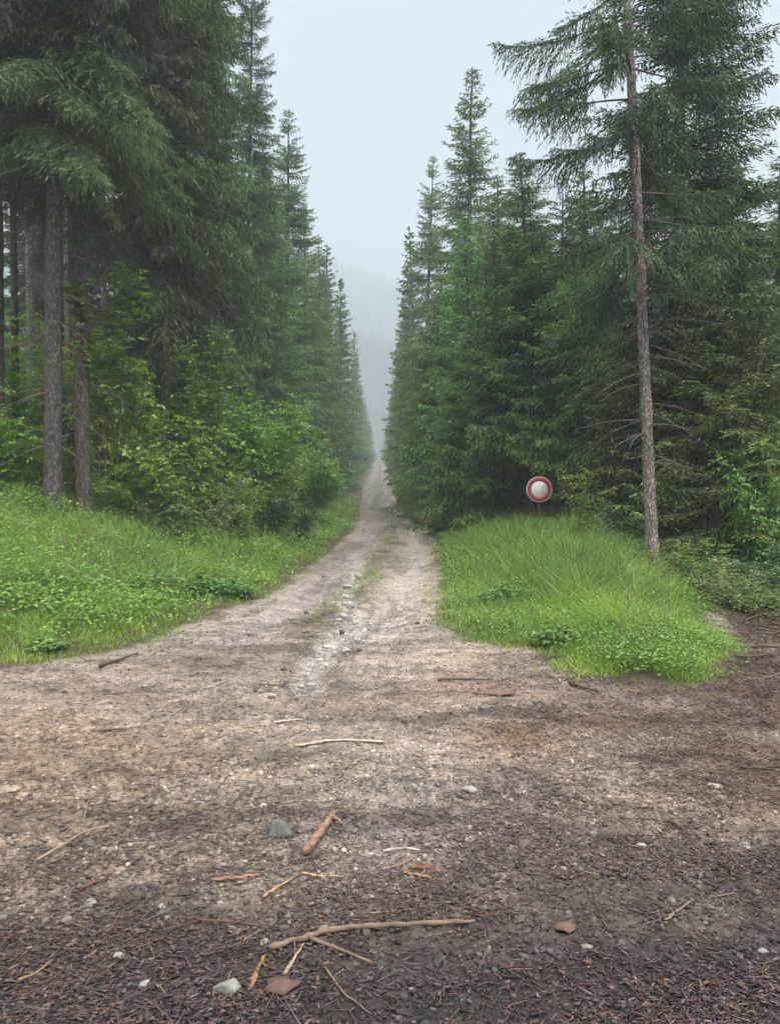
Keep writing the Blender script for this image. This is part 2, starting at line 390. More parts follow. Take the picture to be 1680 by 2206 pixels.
def bare_colour(x, y):
    n1 = fbm(x * .8, y * .8, 21); n2 = fbm(x * 2.3, y * 2.3, 22); n3 = fbm(x * 7, y * 7, 23, 3)
    c = np.ones(x.shape + (3,)) * np.array([.36, .305, .255])
    c = mixc(c, (.46, .41, .36), .5 + 1.6 * n1)
    # tan left part of the yard
    c = mixc(c, (.40, .31, .235), sstep(-x, .2, 2.5) * sstep(y, 7.2, 4.5) * (.75 + n2))
    # brown bark covered part right
    c = mixc(c, (.23, .165, .13), sstep(x, .2, 2.4) * sstep(y, 8.6, 6.2) * (.75 + 1.6 * n2))
    # ground gets darker in two steps towards the camera
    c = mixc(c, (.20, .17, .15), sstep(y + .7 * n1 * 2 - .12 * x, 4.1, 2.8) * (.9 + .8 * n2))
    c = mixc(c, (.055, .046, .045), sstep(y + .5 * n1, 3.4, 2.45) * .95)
    # purple-brown wet patches and pale ones
    for (px, py, rx, ry, col, k) in [(1610, 1430, 150, 42, (.13, .09, .07), 1.1), (1000, 1790, 260, 60, (.17, .125, .14), .6), (1500, 1900, 200, 60, (.17, .13, .14), .5), (1250, 1560, 200, 30, (.20, .14, .10), .6), (1090, 1700, 150, 60, (.13, .105, .115), .75), (840, 1800, 50, 50, (.42, .37, .38), .6), (1000, 1480, 130, 22, (.33, .20, .16), .55),
            (1100, 1590, 110, 40, (.27, .165, .10), .6), (840, 1650, 60, 50, (.44, .41, .38), .6), (760, 1520, 130, 16, (.36, .25, .20), .4),
            (500, 1520, 100, 25, (.24, .22, .19), .5), (560, 1450, 110, 22, (.22, .2, .17), .4), (100, 1700, 150, 50, (.5, .39, .28), .5), (880, 1400, 90, 50, (.55, .49, .43), .6),
            (300, 1640, 240, 30, (.30, .225, .17), .45), (1250, 1650, 80, 40, (.40, .34, .29), .4), (1560, 1480, 90, 40, (.15, .10, .08), .7), (240, 1500, 170, 25, (.33, .22, .17), .4)]:
        c = mixc(c, col, gblob(px, py, rx, ry, x, y) * k * (1 + 1.2 * n2))
    # the road: two pale wheel tracks, darker middle
    w = sstep(y, 7.5, 9.5)
    mid = (xl(y) + xr(y)) / 2
    c = mixc(c, (.43, .385, .345), w * .8)
    c = mixc(c, (.62, .58, .55), w * np.exp(-((x - mid - .78) / .34) ** 2) * .9)
    c = mixc(c, (.47, .43, .43), w * np.exp(-((x - mid + .80) / .30) ** 2) * .85)
    c = mixc(c, (.19, .17, .12), w * np.exp(-((x - mid + .02 + .35 * n1) / .28) ** 2) * (.75 + 1.5 * n2))
    c = mixc(c, (.20, .175, .15), sstep(y, 26, 38) * .75)
    fq = sstep(y, 8.5, 11); ua = x * 1.1 * (1 - fq) + (x - mid) * 2.6 * fq; ub = y * 2.6 * (1 - fq) + (y * .35 + 30) * fq
    c = mixc(c, c * np.array([.50, .47, .46]), sstep(fbm(ua, ub, 26) + .5 * fbm(x * 4, y * (8 - 5 * fq), 27), .03, .2) * .75)
    c = mixc(c, c * np.array([1.22, 1.18, 1.12]), sstep(-fbm(ua, ub, 26), .05, .2) * .7)
    dr = rill_d(x, y) / (.4 + 1.1 * vn(x * 5, y * 2.5, 24))
    c = mixc(c, (.17, .155, .14), np.exp(-((dr - .27) / .08) ** 2) * .55)  # shadow along both edges of the rill, painted into the colour
    c = mixc(c, (.68, .66, .64), np.exp(-(dr / .17) ** 2) * .6 * (.1 + 1.6 * vn(x * 14, y * 9, 25)))
    c = c * (1 + .85 * n3)[..., None] * np.array([.60, .58, .585]) * (1 + .18 * sstep(y, 6, 11))[..., None]
    return np.clip(c, .02, .8)

def floor_colour(x, y):
    n1 = fbm(x * .9, y * .9, 31); n2 = fbm(x * 4, y * 4, 32)
    c = np.ones(x.shape + (3,)) * np.array([.05, .048, .022])
    c = mixc(c, (.075, .05, .03), .5 + 1.8 * n1)
    c = mixc(c, (.11, .085, .06), .3 + 1.5 * n2)
    c = mixc(c, (.085, .05, .032), np.exp(-((x - 5.2) / 1.6) ** 2 - ((y - 9.2) / 1.6) ** 2) * .9)
    return c

ys = [ -60, -40, -25, -15, -9, -5, -3, -1.5, -.5, .3, .9, 1.4]
y = 1.7
while y < 520:
    ys.append(y); y += max(.011, .0062 * y) if y < 9 else .0085 * y if y < 40 else .03 * y
ys = np.array(ys)
xs = [0.0]
while xs[-1] < 500: xs.append(xs[-1] + (.017 if xs[-1] < 3.6 else .017 + (xs[-1] - 3.6) * .035))
xs = np.array(xs); xs = np.concatenate([-xs[:0:-1], xs])
GX, GY = np.meshgrid(xs, ys)
nx, ny = len(xs), len(ys)
GZ = H(GX, GY)
sdl = edge_left(GX, GY); sdr = poly_sd(GX, GY, RG)
wob = .45 * fbm(GX * 1.3, GY * 1.3, 41) + .3 * fbm(GX * 5, GY * 5, 44)
right_out = (GX - np.where(GY > 14, xr(GY), np.interp(GY, [5, 7.6, 8.15, 8.6, 10.1, 14], [60, 12, 4.6, 3.6, 4.2, xr(14)])))
right_out = np.where(GY > 7.2, right_out, -9)
veg = np.maximum(np.maximum(sdl, sdr), right_out)
vegm = sstep(veg + wob, -.06, .25)
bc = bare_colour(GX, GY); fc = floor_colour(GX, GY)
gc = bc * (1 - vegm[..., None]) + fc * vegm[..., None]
near = sstep(GY, 14, 7)
bump = (.030 * fbm(GX * 3.1, GY * 3.1, 51, 3) + .022 * fbm(GX * 11, GY * 11, 52, 3) + .02 * np.clip(fbm(GX * 30, GY * 30, 53, 2), -.1, .5) * sstep(GY, 9, 5)) * (1 - .6 * vegm)
GZ = GZ + bump * (GY > 1) - .045 * np.exp(-(rill_d(GX, GY) / .16) ** 2)
gv = np.stack([GX, GY, GZ], -1).reshape(-1, 3)
idx = np.arange(nx * ny).reshape(ny, nx)
quads = np.stack([idx[:-1, :-1], idx[:-1, 1:], idx[1:, 1:], idx[1:, :-1]], -1)
isveg = (vegm[:-1, :-1] > .5) | (GY[:-1, :-1] > 300)
def split_mesh(name, mask):
    Q = quads[mask]
    u, inv = np.unique(Q, return_inverse=True)
    return mesh(name, gv[u], inv.reshape(-1, 4), gc.reshape(-1, 3)[u], [M_GROUND], True)
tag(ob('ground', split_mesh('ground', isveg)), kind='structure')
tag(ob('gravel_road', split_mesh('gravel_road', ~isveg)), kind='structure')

# hills in the mist
hx = np.linspace(-700, 700, 121); hy = np.linspace(400, 830, 66)
HX, HY = np.meshgrid(hx, hy); HF = 1.45
def hill_z(x, y):
    r1 = 92 - .25 * (x + 25) + 18 * fbm(x * .012, y * .012, 61)
    r2 = 208 - .40 * (x + 38) + 36 * fbm(x * .008, y * .01, 62)
    return 10 + np.clip(r1 * sstep(y, 400, 500), 0, 300) + np.clip((r2 - r1) * sstep(y, 540, 780), 0, 300)
HZ = hill_z(HX, HY)
M_HILL = rough_mat('wooded_hillside', (.012, .022, .014), (.03, .05, .025), (.08, .08, .08), .5, 2)
i2 = np.arange(HX.size).reshape(HX.shape)
tag(ob('hills', mesh('hills', np.stack([HX, HY, HZ], -1) * HF, np.stack([i2[:-1, :-1], i2[:-1, 1:], i2[1:, 1:], i2[1:, :-1]], -1).reshape(-1, 4), None, [M_HILL], True)), kind='structure')

rng = np.random.default_rng(5)
def far_wood():
    mb = MB()
    n = 6500
    x = rng.uniform(-230, 200, n); y = rng.uniform(410, 825, n); z = hill_z(x, y)
    for i in range(n):
        h = rng.uniform(7, 12); r = h * .17; k = 7
        zt = [0, .18, .38, .6, .8, 1.0]; V = []
        for j, t in enumerate(zt):
            th = np.arange(k) * 2 * math.pi / k + rng.uniform(0, 1)
            rr = r * (1 - t) * rng.uniform(.7, 1.3, k) + .02
            V.append(np.stack([x[i] + rr * np.cos(th), y[i] + rr * np.sin(th), z[i] + h * t + 0 * th + rng.uniform(-.4, .4, k)], 1))
        V = np.concatenate(V) * HF; q = []
        for j in range(len(zt) - 1):
            for a in range(k): q.append((j * k + a, j * k + (a + 1) % k, (j + 1) * k + (a + 1) % k, (j + 1) * k + a))
        c = np.array([.03, .055, .03]) * rng.uniform(.9, 1.1)
        mb.add(V, q, None, c)
    return mb.mesh('distant_forest', [M_NEEDLE])
tag(ob('distant_forest', far_wood()), 'misty conifer forest covering the distant hillside', 'forest', kind='stuff')

# ------------------------------------------------------------------ spruces
def spruce_meshes(name, seed, Hh, base, R, per_m=9, droop=.55, step=.1, piece=.10, wide=.05, inner=.12, hang=.8, rad=.17, lean=(0, 0),
                  mat=None, power=.8, flat=False, tw=1.0, dead=0, dead_lo=1.5, cseg=40, c_dark=(.07, .13, .055), c_light=(.24, .37, .11), top_up=.8, jit=.27, over=.66, curve=0.15, up_end=.25, sub=.40):
    r = np.random.default_rng(seed)
    # trunk
    zt = np.concatenate([[-.4, 0, .12, .35, .8], np.linspace(1.6, Hh, cseg)])
    def axis(z):
        z = np.asarray(z, float)
        return np.stack([lean[0] * z / Hh + curve * np.sin(z / Hh * 4.2 + seed) * z / Hh, lean[1] * z / Hh + curve * np.cos(z / Hh * 3.1 + seed) * z / Hh, z], -1)
    rt = rad * (1 - np.clip(zt, 0, Hh) / Hh) ** .75 + .012
    rt = rt * (1 + .45 * np.exp(-np.clip(zt, 0, 9) / .25))
    rt = rt * (1 + .03 * r.standard_normal(len(rt)))
    V, Q, T = tube(axis(zt), rt, 12)
    V = V + r.normal(0, rad * .03, V.shape)
    mt = MB(); mt.add(V, Q, T)
    trunk = mt.mesh(name + '_trunk', [mat or M_BARK], True)
    # branches
    nb = int((Hh - base) * per_m)
    u = np.sort(r.uniform(0, 1, nb)); zb = base + (Hh - base) * u * .992
    t = u
    Lb = (R * (1 - t) ** power * r.uniform(.55, 1.12, nb) * (.72 + .28 * np.clip(t / .15, 0, 1)) + .10)
    az = (np.arange(nb) * 2.399 + r.normal(0, .5, nb))
    e0 = -.12 + top_up * t ** 1.6 + r.normal(0, .10, nb)
    dr = droop * (1 - .75 * t) * r.uniform(.75, 1.25, nb)
    out = np.stack([np.cos(az), np.sin(az), 0 * az], 1); side = np.stack([-np.sin(az), np.cos(az), 0 * az], 1)
    bend = r.normal(0, .12, nb)
    P0 = axis(zb)
    def bpos(i, s):
        s_ = s[:, None]
        zz = Lb[i] * (e0[i] * s - dr[i] * s ** 1.6 + up_end * (s ** 3))
        p = P0[i] + out[i] * (Lb[i] * s)[:, None] + side[i] * (bend[i] * Lb[i] * s * s)[:, None]
        p = p.copy(); p[:, 2] += zz; return p
    mb = MB()
    # wood of the branches (3 sided, 5 rings)
    ss = np.linspace(0, .97, 5)
    I = np.repeat(np.arange(nb), 5); S = np.tile(ss, nb)
    BP = bpos(I, S).reshape(nb, 5, 3)
    th = np.arange(3) * 2.094
    rr = (.006 + .009 * Lb)[:, None] * (1 - ss * .85)[None]
    ringv = side[:, None, None] * np.cos(th)[None, None, :, None] + np.array([0, 0, 1.])[None, None, None] * np.sin(th)[None, None, :, None]
    WV = (BP[:, :, None] + ringv * rr[:, :, None, None]).reshape(-1, 3)
    b0 = np.arange(nb)[:, None, None] * 15 + np.arange(4)[None, :, None] * 3
    j = np.arange(3)[None, None]; k = (j + 1) % 3
    WQ = np.stack([b0 + j, b0 + k, b0 + 3 + k, b0 + 3 + j], -1).reshape(-1, 4)
    mb.add(WV, WQ, None, (1, 1, 1), 1)
    # twigs
    ns = np.maximum(3, (Lb / step).astype(int))
    I = np.repeat(np.arange(nb), ns)
    kk = np.concatenate([np.arange(n) for n in ns])
    S = inner + (1 - inner) * (kk + r.uniform(0, 1, len(kk))) / ns[I]
    TI, TS, TD, TL = [], [], [], []
    for sd_ in (-1, 1, 0):
        if sd_ == 0:
            m = r.uniform(0, 1, len(I)) < hang
        else:
            m = r.uniform(0, 1, len(I)) < .93
        i = I[m]; s = S[m]
        ph = r.normal(.95, .2, len(i)) * sd_
        d = out[i] * np.cos(ph)[:, None] + side[i] * np.sin(ph)[:, None]
        ln = (.10 + sub * Lb[i] * (1 - s) ** .7) * r.uniform(.6, 1.25, len(i)) * tw
        ln = np.clip(ln, .07, 1.0)
        if sd_ == 0:
            d = d * .35; d[:, 2] -= 1.0; ln = (np.minimum(ln, .8) * .85) * (1 - .6 * t[i])
        else:
            d[:, 2] += -.35 * (1 - t[i]) + .25 * t[i] + r.normal(0, .15, len(i))
        TI.append(i); TS.append(s); TD.append(unit(d)); TL.append(ln)
    i = np.concatenate(TI); s = np.concatenate(TS); D = np.concatenate(TD); ln = np.concatenate(TL)
    p0 = bpos(i, s)
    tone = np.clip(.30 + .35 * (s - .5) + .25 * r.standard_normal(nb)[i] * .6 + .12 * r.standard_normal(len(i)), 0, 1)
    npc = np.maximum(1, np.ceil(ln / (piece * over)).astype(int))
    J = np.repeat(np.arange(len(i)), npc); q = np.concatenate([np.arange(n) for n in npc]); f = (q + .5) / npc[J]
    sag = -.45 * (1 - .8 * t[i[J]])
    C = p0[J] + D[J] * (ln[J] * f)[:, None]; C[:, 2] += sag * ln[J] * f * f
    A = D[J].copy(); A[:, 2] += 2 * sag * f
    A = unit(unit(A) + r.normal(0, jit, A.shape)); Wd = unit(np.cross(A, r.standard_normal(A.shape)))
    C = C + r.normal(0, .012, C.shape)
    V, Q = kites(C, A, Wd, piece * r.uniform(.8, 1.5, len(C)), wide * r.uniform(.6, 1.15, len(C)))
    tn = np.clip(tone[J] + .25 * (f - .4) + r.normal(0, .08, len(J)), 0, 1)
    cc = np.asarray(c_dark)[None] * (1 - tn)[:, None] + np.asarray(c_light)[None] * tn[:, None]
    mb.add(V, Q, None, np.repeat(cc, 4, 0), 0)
    if dead:
        md = mb
        for a in range(dead):
            z = r.uniform(dead_lo, base + 1.5); azd = r.uniform(0, 6.283); l = r.uniform(.35, 1.0) * min(R * .75, 1.9) * (.55 + .45 * z / base)
            o = np.array([math.cos(azd), math.sin(azd), 0]); sdv = np.array([-math.sin(azd), math.cos(azd), 0])
            sl = r.uniform(-.35, .15); bd = r.normal(0, .15)
            q = np.linspace(0, 1, 6)
            P = axis(z)[None] + o * (l * q)[:, None] + sdv * (bd * l * q * q)[:, None] + np.array([0, 0, 1.]) * (l * (sl * q - .25 * q * q))[:, None]
            md.add(*tube(P, .010 * (1 - .8 * q) + .002, 4, False)[:2], m=1)
            for b in range(int(l / .13)):
                f0 = r.uniform(.2, 1); c0 = P[int(f0 * 5)]
                dd = unit((o * r.uniform(.3, 1) + sdv * r.choice([-1, 1]) * r.uniform(.4, 1) + np.array([0, 0, r.uniform(-.5, .1)]))[None])[0]
                l2 = r.uniform(.1, .4) * (1.2 - f0)
                q2 = np.linspace(0, 1, 3)
                md.add(*tube(c0[None] + dd * (l2 * q2)[:, None] + np.array([0, 0, -.15]) * (l2 * q2 * q2)[:, None], .004 * (1 - .7 * q2) + .001, 3, False)[:2], m=1)
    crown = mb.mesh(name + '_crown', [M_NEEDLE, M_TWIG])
    return trunk, crown

def plant_spruce(ms, x, y, label, group=None, sc=(1, 1, 1), rz=0, name='spruce_tree', cat='spruce', z=None):
    o = root(name, (x, y, Hs(x, y) if z is None else z), label, cat, group, rz, sc)
    o.rotation_euler.x = random.gauss(0, .010); o.rotation_euler.y = random.gauss(0, .012)
    ob('trunk', ms[0], o); ob('crown', ms[1], o)
    return o

# prototypes: (mesh triple, nominal height, nominal crown radius)
PROT = {
    'full':   (spruce_meshes('full', 11, 24, .8, 3.0, per_m=15, step=.085, piece=.15, wide=.055, power=.72, up_end=.35), 24, 3.0),
    'full2':  (spruce_meshes('full2', 12, 24, 1.2, 2.8, per_m=15, step=.085, piece=.15, wide=.055, droop=.7, power=.62), 24, 2.8),
    'tall':   (spruce_meshes('tall', 13, 26, 4.2, 3.2, per_m=13, step=.075, piece=.125, wide=.042, droop=.75, hang=1.0, dead=40, power=.5, c_dark=(.034, .062, .028), c_light=(.14, .215, .07)), 26, 3.2),
    'high':   (spruce_meshes('high', 14, 26, 8.5, 2.7, per_m=10, step=.095, piece=.14, wide=.05, droop=.6, dead=60, rad=.15, power=.6, c_dark=(.034, .062, .028), c_light=(.14, .215, .07)), 26, 2.7),
    'bare':   (spruce_meshes('bare', 15, 25, 13, 2.0, per_m=6.5, step=.15, piece=.17, wide=.06, dead=50, rad=.12, power=.6, mat=M_BARK_PALE), 25, 2.0),
    'young':  (spruce_meshes('young', 16, 9, .25, 2.0, per_m=23, step=.07, piece=.105, wide=.042, droop=.38, hang=.5, rad=.09,
                             c_dark=(.085, .17, .055), c_light=(.30, .47, .12)), 9, 2.0),
    'young2': (spruce_meshes('young2', 17, 9, .4, 2.2, per_m=17, step=.07, piece=.105, wide=.042, droop=.5, hang=.8, rad=.10,
                             c_dark=(.085, .155, .055), c_light=(.28, .41, .12)), 9, 2.2),
    'young_high': (spruce_meshes('young_high', 20, 9, 3.0, 2.3, per_m=24, step=.065, piece=.11, wide=.042, droop=.45, hang=.9, rad=.10, power=.6, dead=20,
                             c_dark=(.085, .165, .06), c_light=(.30, .46, .13)), 9, 2.3),
    'far':    (spruce_meshes('far', 18, 24, .6, 2.6, per_m=10, step=.15, piece=.28, wide=.13, power=.68), 24, 2.6),
    'far2':   (spruce_meshes('far2', 19, 24, .6, 2.5, per_m=9, step=.16, piece=.28, wide=.13, droop=.4, power=.68), 24, 2.5),
}
random.seed(4)
def put(kind, px, d, tip=None, height=None, R=None, label='', group=None, rz=None):
    ms, h0, r0 = PROT[kind]
    x = X(px, d); g = Hs(x, d)
    h = height if height else Z(tip, d) - g
    k = h / h0; kr = (R or r0 * k) / r0
    return plant_spruce(ms, x, d, label, group, (kr, kr, k), random.uniform(0, 6.28) if rz is None else rz, z=g - .05)

# --- left side: front trunks
Tm = spruce_meshes('front_left', 31, 27, 7.0, 3.3, jit=.2, over=.42, per_m=14, step=.052, piece=.09, wide=.021, droop=.85, hang=1, dead=70, rad=.165, mat=M_BARK, power=.6, c_dark=(.034, .062, .028), c_light=(.14, .215, .07))
plant_spruce(Tm, X(115, 15.5), 15.5, 'thick brown trunk in the grass, the larger one of the close pair on the left', z=Hs(X(115, 15.5), 15.5), rz=.4)
plant_spruce(PROT['high'][0], X(181, 16.3), 16.3, 'darker and slimmer spruce trunk, right one of the close pair on the left', sc=(1, 1, 1.02), rz=2.2)
LG = 'tall spruces in the left front row'
put('tall', 352, 19.5, height=26, R=2.5, label='spruce with dark hanging boughs just right of the paired trunks', group=LG)
put('tall', 425, 24, height=26, R=2.8, label='tall spruce whose drooping boughs reach over the bright green shrubs', group=LG)
put('full2', 470, 29.5, height=26, R=2.6, label='dense spruce filling the upper left, its boughs against the sky at the top edge', group=LG)
put('tall', 520, 35, height=24.5, R=2.1, label='spruce whose ragged boughs mark the edge of the sky left of the gap', group=LG)
put('full', 575, 40, tip=292, R=3.4, label='pale hazy spruce tip just left of the pointed left peak', group=LG)
put('full2', 618, 46, tip=228, R=3.4, label='spruce with the pointed top standing out highest left of the sky gap', group=LG)
ROWL = 'spruces along the left side of the road'
for n, (px, d, tip, R) in enumerate([(660, 53, 425, 3.2), (694, 61, 500, 3.0), (708, 71, 520, 2.9), (733, 81, 600, 2.8), (742, 93, 640, 2.8), (760, 107, 708, 2.4),
                                     (770, 125, 770, 2.4), (780, 150, 828, 2.4), (788, 182, 868, 2.5), (796, 222, 905, 2.6)]):
    put(('far', 'full', 'far2')[n % 3] if d > 60 else 'full', px, d, tip=tip, R=R, group=ROWL,
        label=['first spruce behind the pointed left peak, in the left roadside row', 'second spruce behind the pointed left peak, in the left roadside row',
               'third spruce behind the pointed left peak, in the left roadside row', 'fourth spruce behind the pointed left peak, in the left roadside row',
               'fifth spruce behind the pointed left peak, in the left roadside row', 'hazy spruce in the left row, fifth from its far end',
               'hazy spruce in the left row, fourth from its far end', 'small hazy spruce in the left row, third from its far end',
               'small misty spruce in the left row, next to last at the far end', 'last tiny misty spruce of the left row, where the road ends'][n])
# thin bare stems between and behind
PB = PROT['bare'][0]
plant_spruce(PB, X(70, 23), 23, 'thin pale grey bare trunk behind the paired trunks, brightest in the left wood', sc=(1.1, 1.1, 1), rz=1)
plant_spruce(PROT['high'][0], X(38, 20), 20, 'thin dark trunk left of the thick paired trunk', sc=(.62, .62, .95), rz=4)
plant_spruce(PROT['high'][0], X(3, 18), 18, 'dark trunk cut by the left edge of the picture', sc=(.6, .6, .95), rz=5)
BG = 'thin bare stems in the left wood'
for px, d, s, lb in [(232, 25, .8, 'thin grey stem just right of the paired trunks'), (290, 27, .85, 'thin pale stem above the yellowish shrub'), (150, 30, .8, 'thin stem seen between the paired trunks'),
                     (330, 33, .8, 'faint stem behind the hanging dark boughs'), (100, 36, .8, 'faint thin stem left of the thick trunk')]:
    plant_spruce(PB, X(px, d), d, lb, BG, (s, s, 1), random.uniform(0, 6))
IG = 'spruces deep inside the left wood'
for x, d in [(-16.5, 27), (-14.5, 34), (-20, 33), (-11.5, 35), (-12.5, 41), (-18, 42), (-10, 46), (-15, 50), (-24, 43), (-9.5, 38), (-21, 27)]:
    ms, h0, r0 = PROT['high' if random.random() < .45 else 'tall']
    plant_spruce(ms, x, d, 'dark spruce deep in the left wood behind the front row', IG, (.95, .95, random.uniform(.9, 1.05)), random.uniform(0, 6))
for x, d in [(-19, 46), (-15, 52), (-23, 50), (-28, 48), (-12.5, 48), (-9, 55), (-10, 66), (-11, 78), (-15, 60), (-13, 92)]:
    ms, h0, r0 = PROT['far']
    plant_spruce(ms, x, d, 'spruce behind the left roadside row' if x > -12 or d > 55 else 'wide spruce closing the dark background of the left wood', 'second row of spruces on the left', (1.6, 1.6, random.uniform(.85, .95)), random.uniform(0, 6))

# --- right side
RM = spruce_meshes('right_front', 45, 19, 5.4, 2.3, jit=.22, over=.38, per_m=8.5, step=.05, piece=.075, wide=.019, droop=.42, hang=1.2, inner=.36, rad=.094, lean=(-1.0, .1), curve=.12,
                   mat=M_BARK_RED, power=.42, dead=75, dead_lo=1.6, tw=1.15, up_end=.35, c_dark=(.05, .088, .045), c_light=(.15, .23, .085), cseg=60)
plant_spruce(RM, X(1407, 13.4), 13.4, 'slender leaning spruce with reddish bare trunk standing at the end of the grass mound', rz=0)
put('tall', 1440, 17.5, height=17.5, R=3.1, label='spruce with dark crown directly behind the leaning bare trunk')
RGp = 'spruces along the right side of the road'
put('full', 996, 40, tip=135, R=3.9, label='tallest pointed spruce right of the sky gap, slim hazy crown', group=RGp)
put('full2', 912, 54, tip=335, R=3.1, label='spruce with lower pointed top just left of the tallest right peak', group=RGp)
put('full', 1068, 36, tip=375, R=3.4, label='spruce on the right flank of the tallest pointed spruce', group=RGp)
for n, (px, d, tip, R) in enumerate([(895, 64, 480, 2.9), (882, 77, 590, 2.8), (872, 92, 640, 3.0), (866, 108, 725, 2.7), (856, 130, 770, 2.4), (849, 160, 820, 2.4), (842, 195, 868, 2.5), (836, 235, 905, 2.6)]):
    put(('far2', 'full', 'far')[n % 3], px, d, tip=tip, R=R, group=RGp,
        label=['first spruce beyond the lower right peak, in the right roadside row', 'second spruce beyond the lower right peak, in the right roadside row',
               'third spruce beyond the lower right peak, in the right roadside row', 'fourth spruce beyond the lower right peak, in the right roadside row',
               'hazy spruce in the right row, fourth from its far end', 'small hazy spruce in the right row, third from its far end',
               'small misty spruce in the right row, next to last at the far end', 'last tiny misty spruce of the right row, where the road ends'][n])
MG = 'middle height spruces of the right wood edge'
for k, px, d, tip, R, lb in [
    ('full2', 1130, 31, 330, 3.6, 'spruce top just left of the leaning spruce boughs, hazy blue green'),
    ('young', 1010, 31, 470, 3.1, 'light green spruce below the tallest right peak'),
    ('young_high', 1150, 22.5, 520, 2.6, 'spruce whose light green boughs roof the dark hollow left of the sign'),
    ('young_high', 1232, 21.2, 590, 2.2, 'spruce with pale green boughs hanging just above the round sign'),
    ('young', 935, 37, 590, 2.5, 'young spruce at the right road edge below the lower peak'),
    ('young2', 1085, 25.5, 480, 3.1, 'light green spruce above the dark hollow beside the road'),
    ('young', 1000, 26.5, 680, 2.1, 'small light green spruce leaning over the right road edge'),
    ('full', 1235, 27, 360, 3.4, 'spruce behind the round sign, rising to the leaning trunk boughs'),
    ('young2', 1320, 20.5, 500, 2.3, 'spruce right of the round sign with pale green branch tips'),
    ('young2', 1370, 17.8, 560, 2.0, 'spruce pressed against the left side of the leaning trunk'),
    ('full2', 1550, 22, 300, 3.2, 'tall spruce right of the leaning trunk, under the open sky'),
    ('full', 1660, 24, 330, 3.0, 'hazy spruce at the right picture edge'),
    ('young', 1490, 17.0, 560, 2.3, 'spruce just right of the leaning trunk, dark lower boughs'),
    ('young2', 1625, 15.4, 600, 2.3, 'spruce with low dark boughs by the right picture edge'),
    ('young', 1740, 17, 520, 2.1, 'spruce cut by the right edge of the picture')]:
    put(k, px, d, tip=tip, R=R, label=lb, group=MG)
HG = 'trunks in the dark hollow behind the sign'
plant_spruce(PROT['high'][0], X(1137, 23), 23, 'dark trunk with pale patch in the hollow left of the sign', HG, (.85, .85, .40), 1, z=Hs(X(1137, 23), 23) - .1)
plant_spruce(PROT['high'][0], X(1062, 24), 24, 'thin dark trunk at the left end of the hollow', HG, (.5, .5, .38), 2)
plant_spruce(PROT['high'][0], X(1200, 22), 22, 'thin dark trunk in the hollow right of the sign', HG, (.5, .5, .40), 3)
for x, d in [(8.5, 33), (11.5, 27), (13, 35), (16, 30), (6.5, 45), (10, 44), (15.5, 43), (4.8, 62), (8, 56), (20, 36), (7, 75), (13.5, 22)]:
    ms, h0, r0 = PROT['full' if random.random() < .5 else 'full2']
    plant_spruce(ms, x, d, 'spruce standing inside the right wood behind its edge', 'spruces inside the right wood', (.95, .95, random.uniform(.5, .62)), random.uniform(0, 6))

